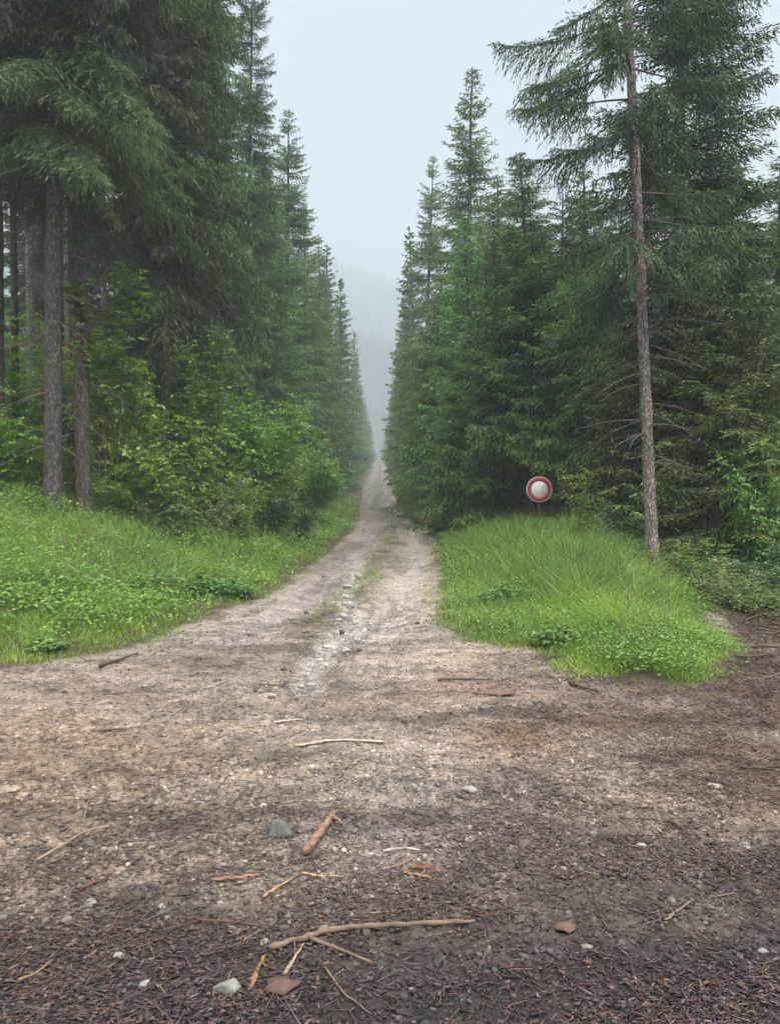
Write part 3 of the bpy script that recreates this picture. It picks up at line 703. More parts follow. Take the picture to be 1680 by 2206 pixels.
# ------------------------------------------------------------------ broadleaf shrubs and saplings
def shrub_meshes(name, seed, h, w, nstem=7, spray=120, leaf=.085, col1=(.10, .21, .035), col2=(.32, .50, .085), low=.12, rad=.014, per=11):
    r = np.random.default_rng(seed)
    ms = MB(); tips = []
    for i in range(nstem):
        a = r.uniform(0, 6.283); rr = w * math.sqrt(r.uniform(.03, 1)); hh = h * r.uniform(.6, 1) * (1 - .35 * (rr / w) ** 2)
        q = np.linspace(0, 1, 8)
        P = np.stack([math.cos(a) * rr * q ** 1.3 + .05 * w * np.sin(q * 5 + a), math.sin(a) * rr * q ** 1.3 + .05 * w * np.cos(q * 4 + a), hh * q - .15], 1)
        ms.add(*tube(P, rad * (1 - .8 * q) + .003, 5, False)[:2])
        for b in range(max(3, int(spray / nstem))):
            f = low + (1 - low) * r.uniform(0, 1) ** .8
            p = P[int(f * 7)] * (1 - (f * 7) % 1) + P[min(7, int(f * 7) + 1)] * ((f * 7) % 1)
            az = r.uniform(0, 6.283); l = w * r.uniform(.15, .55) * (1.15 - .5 * f)
            dd = np.array([math.cos(az), math.sin(az), r.uniform(-.1, .7)])
            tips.append((p, dd / np.linalg.norm(dd), l, r.uniform(0, 1)))
    T0 = np.array([t[0] for t in tips]); TD = np.array([t[1] for t in tips]); TL = np.array([t[2] for t in tips]); TT = np.array([t[3] for t in tips])
    for p, dd, l, _ in tips[::3]:
        q = np.linspace(0, 1, 3)
        ms.add(*tube(p[None] + dd * (l * q)[:, None] - np.array([0, 0, .2]) * (l * q * q)[:, None], .003 * (1 - .6 * q) + .001, 3, False)[:2])
    n = len(tips)
    J = np.repeat(np.arange(n), per); f = np.tile(np.linspace(.15, 1.05, per), n) + r.normal(0, .04, n * per)
    sgn = np.tile(np.where(np.arange(per) % 2, 1, -1), n)
    side = unit(np.cross(TD, [0, 0, 1.]))
    C = T0[J] + TD[J] * (TL[J] * f)[:, None]; C[:, 2] -= .2 * TL[J] * f * f
    ax = unit(TD[J] * .6 + side[J] * sgn[:, None] * r.uniform(.5, 1.1, len(J))[:, None] + r.normal(0, .22, C.shape) - np.array([0, 0, .18]))
    nrm = unit(np.array([0, 0, 1.]) + r.normal(0, .45, C.shape))
    wd = unit(np.cross(ax, nrm))
    ls = leaf * r.uniform(.6, 1.25, len(J))
    C = C + ax * ls[:, None] * .5
    b = C - ax * ls[:, None] * .5; tp = C + ax * ls[:, None] * .5 - np.array([0, 0, 1.]) * (ls * .12)[:, None]
    up = np.cross(wd, ax); up = unit(up) * np.sign(up[:, 2:3] + 1e-6)
    c1 = C + wd * ls[:, None] * .31 + up * ls[:, None] * .07; c2 = C - wd * ls[:, None] * .31 + up * ls[:, None] * .07
    V = np.stack([b, c1, tp, c2], 1).reshape(-1, 3); k = np.arange(len(J))[:, None] * 4
    T = np.concatenate([k + [0, 1, 2], k + [0, 2, 3]])
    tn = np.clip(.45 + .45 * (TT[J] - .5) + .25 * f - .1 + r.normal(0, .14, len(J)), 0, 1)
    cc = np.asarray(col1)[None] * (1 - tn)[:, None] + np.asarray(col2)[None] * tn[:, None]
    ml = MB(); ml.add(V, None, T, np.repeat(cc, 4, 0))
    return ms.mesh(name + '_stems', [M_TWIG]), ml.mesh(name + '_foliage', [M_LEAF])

SH = {
    'hazel': shrub_meshes('hazel', 71, 3.0, 1.5, 10, 620, .105, per=12),
    'hazel2': shrub_meshes('hazel2', 72, 2.8, 1.6, 9, 560, .10, (.11, .22, .035), (.38, .56, .085), per=12),
    'beech': shrub_meshes('beech', 73, 6.0, 1.9, 9, 760, .10, (.13, .26, .035), (.38, .60, .08), .25, per=11),
    'olive': shrub_meshes('olive', 74, 1.9, 1.1, 9, 420, .06, (.12, .17, .06), (.34, .40, .16), .08, per=11),
    'dark': shrub_meshes('dark', 75, 1.8, 1.2, 9, 420, .075, (.035, .09, .035), (.11, .22, .06), .08, per=12),
    'sap': shrub_meshes('sap', 76, 3.4, .75, 3, 170, .075, (.12, .21, .035), (.36, .48, .09), .25, per=10),
}
def shrub(kind, px, d, h, w, label, name='shrub', cat='shrub', group=None, z=None):
    st, fo = SH[kind]; h0, w0 = {'hazel': (3.0, 1.5), 'hazel2': (2.8, 1.6), 'beech': (6, 1.9), 'olive': (1.9, 1.1), 'dark': (1.8, 1.2), 'sap': (3.4, .75), 'maple': (9.5, 1.5), 'nettle': (.62, .38)}[kind]
    x = X(px, d)
    o = root(name, (x, d, Hs(x, d) if z is None else z), label, cat, group, random.uniform(0, 6.28), (w / w0, w / w0, h / h0))
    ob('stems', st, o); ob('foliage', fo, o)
SH['nettle'] = shrub_meshes('nettle', 78, .62, .38, 16, 190, .075, (.06, .16, .035), (.20, .38, .09), .1, .004, per=7)
SH['maple'] = shrub_meshes('maple', 77, 9.5, 1.5, 3, 330, .125, (.10, .21, .04), (.26, .42, .08), .5, .028, per=11)
SGL = 'leafy shrubs at the foot of the left wood'
for a in [('hazel2', 285, 17.6, 4.3, 1.3, 'tall yellow green shrub right of the paired trunks'),
          ('hazel', 385, 17.2, 3.4, 1.3, 'bright shrub below the dark hanging boughs, in the middle of the left thicket'),
          ('hazel2', 500, 20.5, 4.3, 1.6, 'bright green shrub reaching highest in the left thicket under the boughs'),
          ('hazel2', 600, 23, 4.5, 1.7, 'large fresh green shrub nearest the road in the left thicket'),
          ('hazel', 655, 28.5, 4.0, 1.6, 'green shrub at the road end of the left thicket'),
          ('olive', 440, 17.8, 2.4, 1.1, 'dull olive shrub with pale leaf tips standing out in front of the left thicket'),
          ('olive', 360, 16.4, 1.5, .9, 'low olive shrub left of the larger dull one'),
          ('dark', 570, 20.3, 2.0, 1.1, 'dark green shrub in front of the large fresh green one'),
          ('dark', 640, 22.3, 1.5, .9, 'rounded dark blue green shrub beside the grass near the road'),
          ('hazel', 505, 18.8, 2.3, .9, 'shrub between the olive one and the dark one'),
          ('hazel', 245, 16.8, 1.5, .8, 'low leafy shrub at the foot of the right paired trunk'),
          ('hazel', 40, 16.8, 2.4, 1.2, 'green shrub left of the thick paired trunk'),
          ('hazel2', 148, 17.4, 1.9, .7, 'low bright shrub in the gap of the paired trunks'),
          ('hazel2', -40, 16, 3.2, 1.3, 'leafy shrub cut by the left edge of the picture'),
          ('hazel', 690, 37, 3.2, 1.4, 'distant green shrub left of the narrowing road')]:
    shrub(*a, group=SGL)
YG = 'young broadleaf trees inside the left wood'
for a in [('beech', 25, 20, 6.6, 1.8, 'yellow green young tree at the left picture edge'), ('beech', 150, 21, 5.6, 1.7, 'yellow green young tree glowing between the paired trunks'),
          ('beech', 235, 20, 5.2, 1.6, 'young tree with light leaves just behind the right paired trunk'), ('beech', 330, 21, 5.4, 1.7, 'young tree behind the yellow green shrub'),
          ('beech', 85, 26, 7.5, 2.2, 'farther young tree left of the thick trunk'), ('beech', 560, 22, 5.2, 1.7, 'young tree rising behind the large fresh green shrub'),
          ('beech', 450, 20.5, 5.0, 1.6, 'young tree behind the highest bright shrub')]:
    shrub(*a, name='young_tree', cat='tree', group=YG)
SGR = 'leafy saplings at the edge of the right wood'
shrub('maple', 235, 17.2, 9.0, 1.5, 'slender broadleaf tree with light leaf sprays against the dark spruce boughs', name='broadleaf_tree', cat='tree')
shrub('maple', 455, 18.6, 8.2, 1.1, 'thin broadleaf tree with hanging yellow green sprays above the left thicket', name='broadleaf_tree', cat='tree')
for a in [('sap', 1262, 15.8, 2.7, .55, 'yellow green sapling right of the round sign'), ('sap', 1245, 17.5, 3.9, .6, 'taller pale leaved sapling behind the yellow green one'),
          ('hazel', 1630, 14.5, 3.3, .9, 'leafy sapling beside the right picture edge'), ('sap', 1530, 12.4, 1.5, .5, 'small sapling right of the leaning trunk foot'),
          ('olive', 1500, 12.7, .9, .6, 'low brownish shrub at the right end of the grass mound'), ('olive', 1580, 11.0, .85, .7, 'dull low shrub in the shade by the mud'),
          ('dark', 1640, 12.0, 1.4, .9, 'dark shrub at the right picture edge'), ('dark', 1340, 15.6, 1.0, .8, 'dark green shrub behind the crest of the grass mound'),
          ('olive', 905, 31, 1.6, 1.0, 'olive shrub at the right road edge in the distance'), ('olive', 950, 27, 1.8, 1.1, 'brownish green shrub beside the road left of the hollow'),
          ('hazel', 880, 42, 2.2, 1.1, 'distant shrub at the right road edge by the crest'), ('olive', 1010, 25, 1.5, 1.0, 'shrub in shade at the left end of the dark hollow'),
          ('hazel', 1560, 19, 4.6, 1.2, 'tall leafy sapling high right of the leaning trunk'), ('sap', 1430, 12.9, 1.1, .45, 'tiny sapling touching the foot of the leaning trunk')]:
    shrub(*a, name='sapling' if a[0] in ('sap', 'hazel') else 'shrub', cat='sapling' if a[0] in ('sap', 'hazel') else 'shrub', group=SGR)

for px, d, h, w, lb in [(1095, 10.6, .62, .42, 'dark green nettle clump in the front of the right grass mound'), (1330, 13.2, .7, .5, 'dark weed clump near the crest of the mound left of the leaning trunk'),
                        (1365, 14.0, .9, .5, 'tall weed clump touching the left side of the leaning trunk foot'), (1215, 8.3, .45, .4, 'low weed clump at the front edge of the right grass mound'),
                        (505, 12.4, .5, .34, 'broad leaved clump near the road edge of the left grass bank'), (300, 11.5, .7, .6, 'dark weed clump in the middle of the left grass bank'),
                        (75, 10.2, .65, .5, 'dark weed clump at the left side of the left grass bank'), (440, 12.6, .6, .5, 'weed clump between the dark one and the broad leaved one on the left bank'),
                        (95, 8.1, .2, .25, 'low whitish green clump where the left grass meets the gravel')]:
    shrub('nettle', px, d, h, w, lb, name='weed_clump', cat='weed', group='weed clumps in the grass')

# ------------------------------------------------------------------ grass and herbs
def blades(x, y, h, w, col, seed, lean=.7):
    r = np.random.default_rng(seed); n = len(x)
    z = H(x, y); a = r.uniform(0, 6.283, n); ln = h * lean * r.uniform(.2, 1.6, n)
    dx, dy = np.cos(a), np.sin(a); ph = r.uniform(0, 6.283, n); wx, wy = np.cos(ph) * w / 2, np.sin(ph) * w / 2
    def pt(f, s): return np.stack([x + dx * ln * f * f + wx * s, y + dy * ln * f * f + wy * s, z - .02 + h * (f - .18 * f * f * (ln / h))], 1)
    V = np.stack([pt(0, -1), pt(0, 1), pt(.5, .85), pt(.5, -.85), pt(1, 0)], 1).reshape(-1, 3)
    k = np.arange(n)[:, None] * 5
    return V, k + [0, 1, 2, 3], k + [3, 2, 4], np.repeat(col, 5, 0)

def sample(n, y0, y1, half, seed):
    r = np.random.default_rng(seed)
    y = np.exp(r.uniform(math.log(y0), math.log(y1), n)); x = r.uniform(-half, half, n) * y
    return x, y, r

def grass_col(x, y, r, warm=0):
    n = fbm(x * .7, y * .7, 81); n2 = fbm(x * 2.5, y * 2.5, 82)
    t = np.clip(.45 + 1.6 * n + 1.3 * n2 + r.normal(0, .18, len(x)) + warm, 0, 1)[:, None]
    c = np.array([.09, .20, .035]) * (1 - t) + np.array([.34, .51, .08]) * t
    dry = (r.uniform(0, 1, len(x)) < .09)[:, None]
    return np.where(dry, np.array([.38, .34, .16]), c)

def left_grass():
    x, y, r = sample(520000, 5.2, 75, .85, 91)
    e = edge_left(x, y) + .10 + .5 * fbm(x * 1.3, y * 1.3, 41) + .35 * fbm(x * 5, y * 5, 44)
    dens = np.clip(e * 1.3 + .3, 0, 1) * np.where(e > 6.5, .35, 1)
    m = (e > -.05) & (x > -17) & (r.uniform(0, 1, len(x)) < dens)
    x, y, e = x[m], y[m], e[m]
    hh = (.7 + 1.7 * fbm(x * 2.6, y * 2.6, 89)) * (.05 + .50 * sstep(e, 0, 2.2) * (.55 + .45 * sstep(y, 7, 14))) * (.62 + 1.1 * np.clip(fbm(x * 1.1, y * 1.1, 84) + .45, 0, 1)) * r.uniform(.5, 1.2, len(x))
    return blades(x, y, hh, np.maximum(.008, .0013 * y) * r.uniform(.6, 1.3, len(x)), grass_col(x, y, r, .18 * sstep(e, 2.5, 0)), 92)
def right_grass():
    x, y, r = sample(520000, 6.3, 60, .55, 93)
    m0 = x > .3; x, y = x[m0], y[m0]
    e = poly_sd(x, y, RG) + .14 + .4 * fbm(x * 1.3, y * 1.3, 41) + .3 * fbm(x * 5, y * 5, 44)
    rr = np.random.default_rng(94)
    m = (e > -.05) & (rr.uniform(0, 1, len(x)) < np.clip(e * 1.5 + .3, 0, 1))
    x, y, e = x[m], y[m], e[m]
    hh = (.75 + 1.7 * fbm(x * 2.6, y * 2.6, 90)) * (.05 + .52 * sstep(e, 0, 1.7)) * (.62 + 1.0 * np.clip(fbm(x * 1.1, y * 1.1, 85) + .45, 0, 1)) * rr.uniform(.5, 1.2, len(x))
    return blades(x, y, hh, np.maximum(.008, .0012 * y) * rr.uniform(.6, 1.3, len(x)), grass_col(x, y, rr, .12 + .2 * sstep(y, 9, 7)), 95)
def stuff_mesh(name, parts, mat):
    mb = MB()
    for V, q, t, c in parts: mb.add(V, q, t, c)
    return mb.mesh(name, [mat])
tag(ob('grass_bank', stuff_mesh('grass_bank', [left_grass()], M_GRASS)), 'tall green grass covering the bank on the left of the road', 'grass', kind='stuff')
tag(ob('grass_mound', stuff_mesh('grass_mound', [right_grass()], M_GRASS)), 'bright green grass on the mound right of the road', 'grass', kind='stuff')

def leaf_cloud(x, y, hmax, size, c1, c2, seed, n_per=9, rad=.16):
    r = np.random.default_rng(seed); n = len(x)
    J = np.repeat(np.arange(n), n_per)
    px = x[J] + r.normal(0, rad, len(J)); py = y[J] + r.normal(0, rad, len(J))
    pz = H(px, py) + hmax[J] * r.uniform(.25, 1, len(J)) ** .7
    a = r.uniform(0, 6.283, len(J)); ax = unit(np.stack([np.cos(a), np.sin(a), r.uniform(-.5, .5, len(J))], 1))
    nr = unit(np.array([0, 0, 1.]) + r.normal(0, .4, ax.shape)); wd = unit(np.cross(ax, nr))
    ls = size[J] * r.uniform(.6, 1.3, len(J))
    V, Q = kites(np.stack([px, py, pz], 1), ax, wd, ls, ls * .52)
    t = np.clip(r.uniform(0, 1, n)[J] * .6 + r.uniform(0, .4, len(J)), 0, 1)[:, None]
    return V, Q, None, np.repeat(np.asarray(c1) * (1 - t) + np.asarray(c2) * t, 4, 0)
def herbs():
    parts = []
    x, y, r = sample(34000, 6, 32, .85, 101)
    e = edge_left(x, y); k = fbm(x * .8, y * .8, 86)
    m = (e > .35) & (x > -14) & ((k + .25 * fbm(x * 4, y * 4, 79) > -.03) | (r.uniform(0, 1, len(x)) < .2)); x1, y1 = x[m], y[m]
    parts.append(leaf_cloud(x1, y1, (.5 + .5 * fbm(x1 * 2, y1 * 2, 77)) * np.clip(.4 + e[m] * .3, .3, 1.15), np.maximum(.055, .0042 * y1), (.08, .21, .035), (.32, .50, .09), 102))
    x, y, r = sample(34000, 6.6, 26, .5, 103)
    e = poly_sd(x, y, RG); k = fbm(x * .9, y * .9, 87)
    m = (e > .2) & ((k + .25 * fbm(x * 4, y * 4, 78) > -.05) | (r.uniform(0, 1, len(x)) < .2)); x2, y2 = x[m], y[m]
    parts.append(leaf_cloud(x2, y2, np.full(len(x2), .42) * np.clip(.5 + e[m] * .4, .4, 1.1), np.maximum(.032, .0030 * y2) * (.7 + 1.2 * fbm(x2 * 1.4, y2 * 1.4, 76) + .3), (.08, .20, .035), (.29, .45, .085), 104))
    # undergrowth of the woods
    x, y, r = sample(30000, 9, 60, .9, 105)
    e = np.maximum(edge_left(x, y) - 5, x - np.maximum(xr(y) + 2, np.where(y < 25, 4.3, 0)))
    m = (e > 0) & (np.abs(x) < 30) & (y > 9.0); x3, y3 = x[m], y[m]
    parts.append(leaf_cloud(x3, y3, np.full(len(x3), .5), np.maximum(.05, .0045 * y3), (.04, .09, .02), (.15, .24, .05), 106, rad=.3))
    return parts
tag(ob('undergrowth', stuff_mesh('undergrowth', herbs(), M_GRASS)), 'leafy green weeds growing among the grass and under the trees', 'weeds', kind='stuff')

def stalks():
    x, y, r = sample(5500, 7, 26, .6, 141)
    m = ((poly_sd(x, y, RG) > .4) | (edge_left(x, y) > .8)) & (fbm(x * 1.2, y * 1.2, 142) > -.02); x, y = x[m], y[m]; n = len(x)
    c = np.where((r.uniform(0, 1, n) < .5)[:, None], np.array([.30, .27, .12]), np.array([.14, .22, .06])) * r.uniform(.7, 1.2, (n, 1))
    h = r.uniform(.45, .85, n)
    V, Q, T, cc = blades(x, y, h, np.maximum(.004, .0006 * y), c, 143, .35)
    tip = V.reshape(-1, 5, 3)[:, 4]
    J = np.repeat(np.arange(n), 7); f = np.tile(np.linspace(0, .12, 7), n)
    C = tip[J] - np.array([0, 0, 1.]) * f[:, None] + r.normal(0, .012, (len(J), 3))
    A = unit(np.array([0, 0, 1.]) + r.normal(0, .5, C.shape)); W = unit(np.cross(A, r.standard_normal(C.shape)))
    V2, Q2 = kites(C, A, W, .03, .008)
    return (V, Q, T, cc), (V2, Q2, None, np.repeat(np.array([.27, .22, .13]) * r.uniform(.6, 1.3, (n, 1)), 28, 0))
tag(ob('flowering_grass', stuff_mesh('flowering_grass', list(stalks()), M_GRASS)), 'tall thin grass stalks with brownish seed heads above the grass', 'grass', kind='stuff')

# grass growing in the road
def road_tufts():
    x, y, r = sample(90000, 8, 70, .35, 111)
    mid = (xl(y) + xr(y)) / 2
    c = G(800, 1235)
    k = np.exp(-((x - mid + .05) / .2) ** 2) * (fbm(x * 1.6, y * .8, 88) > -.02) * (y > 10) * .75
    k = np.maximum(k, np.exp(-((x - c.x) / .22) ** 2 - ((y - c.y) / 2.6) ** 2) * .9)
    for (px, py, rx, ry) in [(705, 1300, .14, .9), (830, 1165, .3, 2.0), (150, 1660, .3, .25)]:
        g = G(px, py); k = np.maximum(k, np.exp(-((x - g.x) / rx) ** 2 - ((y - g.y) / ry) ** 2) * .45)
    m = r.uniform(0, 1, len(x)) < k; x, y = x[m], y[m]
    return blades(x, y, r.uniform(.03, .12, len(x)), np.maximum(.006, .001 * y), grass_col(x, y, r, .05), 112, .9)
tag(ob('road_grass', stuff_mesh('road_grass', [road_tufts()], M_GRASS)), 'low tufts of grass along the middle of the gravel road', 'grass', kind='stuff')
# ------------------------------------------------------------------ loose gravel and bark litter (uncountable)
ICO_V = None
def ico():
    t = (1 + 5 ** .5) / 2
    v = np.array([(-1, t, 0), (1, t, 0), (-1, -t, 0), (1, -t, 0), (0, -1, t), (0, 1, t), (0, -1, -t), (0, 1, -t), (t, 0, -1), (t, 0, 1), (-t, 0, -1), (-t, 0, 1)], float)
    v /= np.linalg.norm(v[0])
    f = np.array([(0, 11, 5), (0, 5, 1), (0, 1, 7), (0, 7, 10), (0, 10, 11), (1, 5, 9), (5, 11, 4), (11, 10, 2), (10, 7, 6), (7, 1, 8), (3, 9, 4), (3, 4, 2), (3, 2, 6), (3, 6, 8), (3, 8, 9), (4, 9, 5), (2, 4, 11), (6, 2, 10), (8, 6, 7), (9, 8, 1)])
    return v, f
IV, IF = ico()
def bare_mask(x, y):
    return np.maximum(edge_left(x, y), poly_sd(x, y, RG)) < .08
# ground height including the mesh's own small relief
def Hg(x, y):
    return H(x, y) + .030 * fbm(x * 3.1, y * 3.1, 51, 3) + .022 * fbm(x * 11, y * 11, 52, 3)
def pebbles():
    x, y, r = sample(90000, 1.9, 16, .94, 121)
    m = bare_mask(x, y) & ((x < xr(y) + .1) | (y < 9)) & (x < 8); x, y = x[m], y[m]; n = len(x)
    s = np.exp(r.normal(math.log(.0042), .5, n)) * (.8 + .07 * y); s = np.clip(s, .002, .02); s = np.where(r.uniform(0, 1, n) < .03, r.uniform(.008, .022, n), s)
    rot = r.uniform(0, 6.283, n); sq = r.uniform(.45, .85, n); el = r.uniform(.7, 1.35, n)
    V = IV[None] * (1 + r.uniform(-.22, .22, (n, 12, 1))) * s[:, None, None]
    V = V * np.stack([el, 1 / el, sq], 1)[:, None]
    c, sn = np.cos(rot)[:, None], np.sin(rot)[:, None]
    V = np.stack([V[..., 0] * c - V[..., 1] * sn, V[..., 0] * sn + V[..., 1] * c, V[..., 2]], -1)
    V = V + np.stack([x, y, Hg(x, y) + s * .25], 1)[:, None]
    T = (IF[None] + np.arange(n)[:, None, None] * 12).reshape(-1, 3)
    b = bare_colour(x, y); k = np.clip(r.lognormal(.08, .42, n), .35, 2.4 - .9 * sstep(y, 4, 6))[:, None]
    grey = b.mean(1, keepdims=True)
    col = np.clip((b * .5 + grey * .5) * k * 1.12, .03, .62)
    return V.reshape(-1, 3), None, T, np.repeat(col, 12, 0)
tag(ob('loose_gravel', stuff_mesh('loose_gravel', [pebbles()], M_STONE)), 'small grey and whitish gravel stones scattered over the yard and road', 'gravel', kind='stuff')

def litter():
    x, y, r = sample(250000, 1.9, 12, 1.25, 131)
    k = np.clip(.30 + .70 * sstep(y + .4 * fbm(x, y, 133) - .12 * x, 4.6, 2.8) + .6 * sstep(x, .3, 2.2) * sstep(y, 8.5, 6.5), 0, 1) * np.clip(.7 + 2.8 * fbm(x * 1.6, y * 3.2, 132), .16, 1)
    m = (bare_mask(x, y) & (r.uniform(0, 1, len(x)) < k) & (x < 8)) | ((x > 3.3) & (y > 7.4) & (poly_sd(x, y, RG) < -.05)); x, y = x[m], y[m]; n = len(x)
    chip = r.uniform(0, 1, n) < .55
    ln = np.where(chip, r.uniform(.007, .026, n), np.exp(r.normal(math.log(.038), .6, n))) * (.8 + .06 * y); ln = np.minimum(ln, .32)
    w = np.where(chip, ln * r.uniform(.25, .6, n), r.uniform(.0015, .0038, n) * (.7 + .1 * y)); th = np.where(chip, .0025, w)
    a = r.normal(.1, 1.0, n); cc, sn = np.cos(a), np.sin(a); tilt = r.normal(0, .16, n)
    base = np.array([(-1, -1, -1), (1, -1, -1), (1, 1, -1), (-1, 1, -1), (-1, -1, 1), (1, -1, 1), (1, 1, 1), (-1, 1, 1)], float) * .5
    L3 = base[None] * np.stack([ln, w, th], 1)[:, None] * (1 + r.uniform(-.25, .25, (n, 8, 1)))
    # bend: raise ends a bit
    L3[..., 2] += tilt[:, None] * L3[..., 0]
    rl = r.normal(0, .35, n)[:, None]; yy = L3[..., 1] * np.cos(rl) - L3[..., 2] * np.sin(rl); zz = L3[..., 1] * np.sin(rl) + L3[..., 2] * np.cos(rl)
    V = np.stack([L3[..., 0] * cc[:, None] - yy * sn[:, None], L3[..., 0] * sn[:, None] + yy * cc[:, None], zz], -1)
    V = V + np.stack([x, y, Hg(x, y) + .006 + .010 * r.uniform(0, 1, n)], 1)[:, None]
    Q = np.array([(0, 3, 2, 1), (4, 5, 6, 7), (0, 1, 5, 4), (1, 2, 6, 5), (2, 3, 7, 6), (3, 0, 4, 7)])
    Q = (Q[None] + np.arange(n)[:, None, None] * 8).reshape(-1, 4)
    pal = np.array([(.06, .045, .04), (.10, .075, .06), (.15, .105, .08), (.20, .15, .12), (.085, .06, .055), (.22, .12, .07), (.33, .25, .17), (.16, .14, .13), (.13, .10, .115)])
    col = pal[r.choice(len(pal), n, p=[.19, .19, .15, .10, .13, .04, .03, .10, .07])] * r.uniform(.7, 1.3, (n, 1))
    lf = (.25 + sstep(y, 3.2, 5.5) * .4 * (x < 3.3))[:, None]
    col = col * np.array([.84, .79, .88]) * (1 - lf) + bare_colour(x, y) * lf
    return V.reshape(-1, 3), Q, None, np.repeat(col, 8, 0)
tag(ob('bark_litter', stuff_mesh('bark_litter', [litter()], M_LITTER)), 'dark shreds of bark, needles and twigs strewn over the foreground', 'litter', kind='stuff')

# ------------------------------------------------------------------ single stones, sticks and bark pieces
def ico2():
    v = [tuple(a) for a in IV]; f = IF.tolist(); cache = {}
    def mid(a, b):
        k = (min(a, b), max(a, b))
        if k not in cache:
            m = np.array(v[a]) + np.array(v[b]); m /= np.linalg.norm(m); v.append(tuple(m)); cache[k] = len(v) - 1
        return cache[k]
    for _ in range(2):
        nf = []
        for a, b, c in f:
            x_, y_, z_ = mid(a, b), mid(b, c), mid(c, a); nf += [(a, x_, z_), (b, y_, x_), (c, z_, y_), (x_, y_, z_)]
        f = nf; cache = {}
    return np.array(v), np.array(f)
I2V, I2F = ico2()
def stone(px, py, wpx, hpx, col, label, seed, group=None, sink=.42, name='stone'):
    wpx *= .85; hpx *= .85
    c = G(px, py + hpx * .35); d = c.y; r = np.random.default_rng(seed)
    a = wpx * d / 1680 / 2; hz = hpx * d / 1680 / 1.5
    V = I2V.copy()
    for k in range(9):      # planar cuts give a broken, angular stone
        nrm = unit(r.standard_normal(3)[None])[0]; t = r.uniform(.55, .85); s = V @ nrm; V = V - np.outer(np.clip(s - t, 0, None), nrm)
    V = V * (1 + .10 * fbm(V[:, 0] * 3 + seed, V[:, 1] * 3 + V[:, 2] * 2, seed))[:, None]
    V = V * np.array([a * 1.15, a * r.uniform(.7, .95), hz])
    mb = MB(); cc = np.asarray(col) * .8 * (1 + .35 * r.standard_normal((len(V), 1)).clip(-1, 1) * .4)
    mb.add(V, None, I2F, cc)
    o = ob(name, mb.mesh(name, [M_STONE], False), loc=(c.x, c.y, float(Hg(np.array([c.x]), np.array([c.y]))[0]) + hz * (1 - 2 * sink) * .8))
    tag(o, label, 'stone', group)
def stick(pts, rpx, col, label, seed, name='stick', cat='stick', group=None, flat=1.0, forks=(), taper=.55, mat=None, lift=0.0):
    r = np.random.default_rng(seed)
    g = [G(px, py) for px, py in pts]; d = g[0].y
    P = np.array([tuple(v) for v in g]); R0 = rpx * d / 1680
    t = np.linspace(0, 1, len(P)); tt = np.linspace(0, 1, 6 * (len(P) - 1) + 4)
    C = np.stack([np.interp(tt, t, P[:, k]) for k in range(3)], 1)
    ker = np.array([.25, .5, .25])
    for _ in range(2):
        C[1:-1] = C[:-2] * .25 + C[1:-1] * .5 + C[2:] * .25
    L_ = np.linalg.norm(C[-1] - C[0])
    C[1:-1] += r.normal(0, R0 * .22, C[1:-1].shape)
    C[:, 2] = Hg(C[:, 0], C[:, 1]); C[:, 2] = np.convolve(np.pad(C[:, 2], 3, mode='edge'), np.ones(7) / 7, 'valid') + R0 * .75 * flat + .012 + lift
    org = C[0].copy(); org[2] = C[0][2] - R0
    rad = R0 * (1 - taper * tt) * (1 + .14 * r.standard_normal(len(tt)).clip(-1.5, 1.5))
    rad[0] *= .7; rad[-1] *= .6
    V, Q, T = tube(C - org, rad, 9)
    V = V + r.normal(0, R0 * .07, V.shape)
    if flat != 1:
        zc = np.repeat((C - org)[:, 2], 9); V[:-2, 2] = zc + (V[:-2, 2] - zc) * flat
    cc = np.asarray(col) * (1 + .2 * r.standard_normal((len(V), 1)).clip(-1, 1))
    mb = MB(); mb.add(V, Q, T, cc)
    o = ob(name, mb.mesh(name, [mat or M_WOOD], True), loc=tuple(org)); tag(o, label, cat, group)
    for (f, dpx, dpy, k) in forks:
        i = int(f * (len(C) - 1)); c0 = C[i]
        e = G(pts[0][0] + (pts[-1][0] - pts[0][0]) * f + dpx, pts[0][1] + (pts[-1][1] - pts[0][1]) * f + dpy)
        q = np.linspace(0, 1, 6); e = np.array(tuple(e)); e[2] += R0 * .5 + .015
        F_ = c0[None] * (1 - q)[:, None] + e[None] * q[:, None]; F_[1:-1] += r.normal(0, R0 * .15, F_[1:-1].shape)
        V, Q, T = tube(F_ - org, rad[i] * k * (1 - .6 * q), 7); m2 = MB(); m2.add(V, Q, T, col)
        ob('fork', m2.mesh('fork', [mat or M_WOOD], True), o)
    return o
stick([(655, 1848), (678, 1822), (700, 1795), (718, 1762)], 9.5, (.27, .185, .145), 'thick pinkish brown broken stick with a short fork, in the middle foreground', 201, forks=[(.93, 26, 18, .8)], taper=.25)
stick([(80, 1866), (135, 1832), (178, 1801), (206, 1791), (235, 1790)], 3.2, (.30, .24, .19), 'thin bent pale stick on the left of the foreground', 202)
stick([(580, 2052), (640, 2034), (700, 2016), (780, 2010), (880, 2003), (1022, 1998)], 7, (.20, .155, .12), 'long grey brown branch lying across the lower foreground', 203, forks=[(.3, 90, 52, .7)], taper=.3)
stick([(425, 1996), (510, 1999), (600, 2003)], 3, (.10, .065, .055), 'thin dark straight stick left of the long branch', 204)
stick([(538, 2142), (552, 2105), (572, 2064)], 6, (.25, .155, .08), 'short orange splinter of wood in the lower foreground', 205, name='wood_splinter', cat='splinter', flat=.5, taper=.3)
stick([(612, 2104), (634, 2072), (656, 2040)], 4.5, (.34, .26, .18), 'short pale stick touching the underside of the long branch', 206)
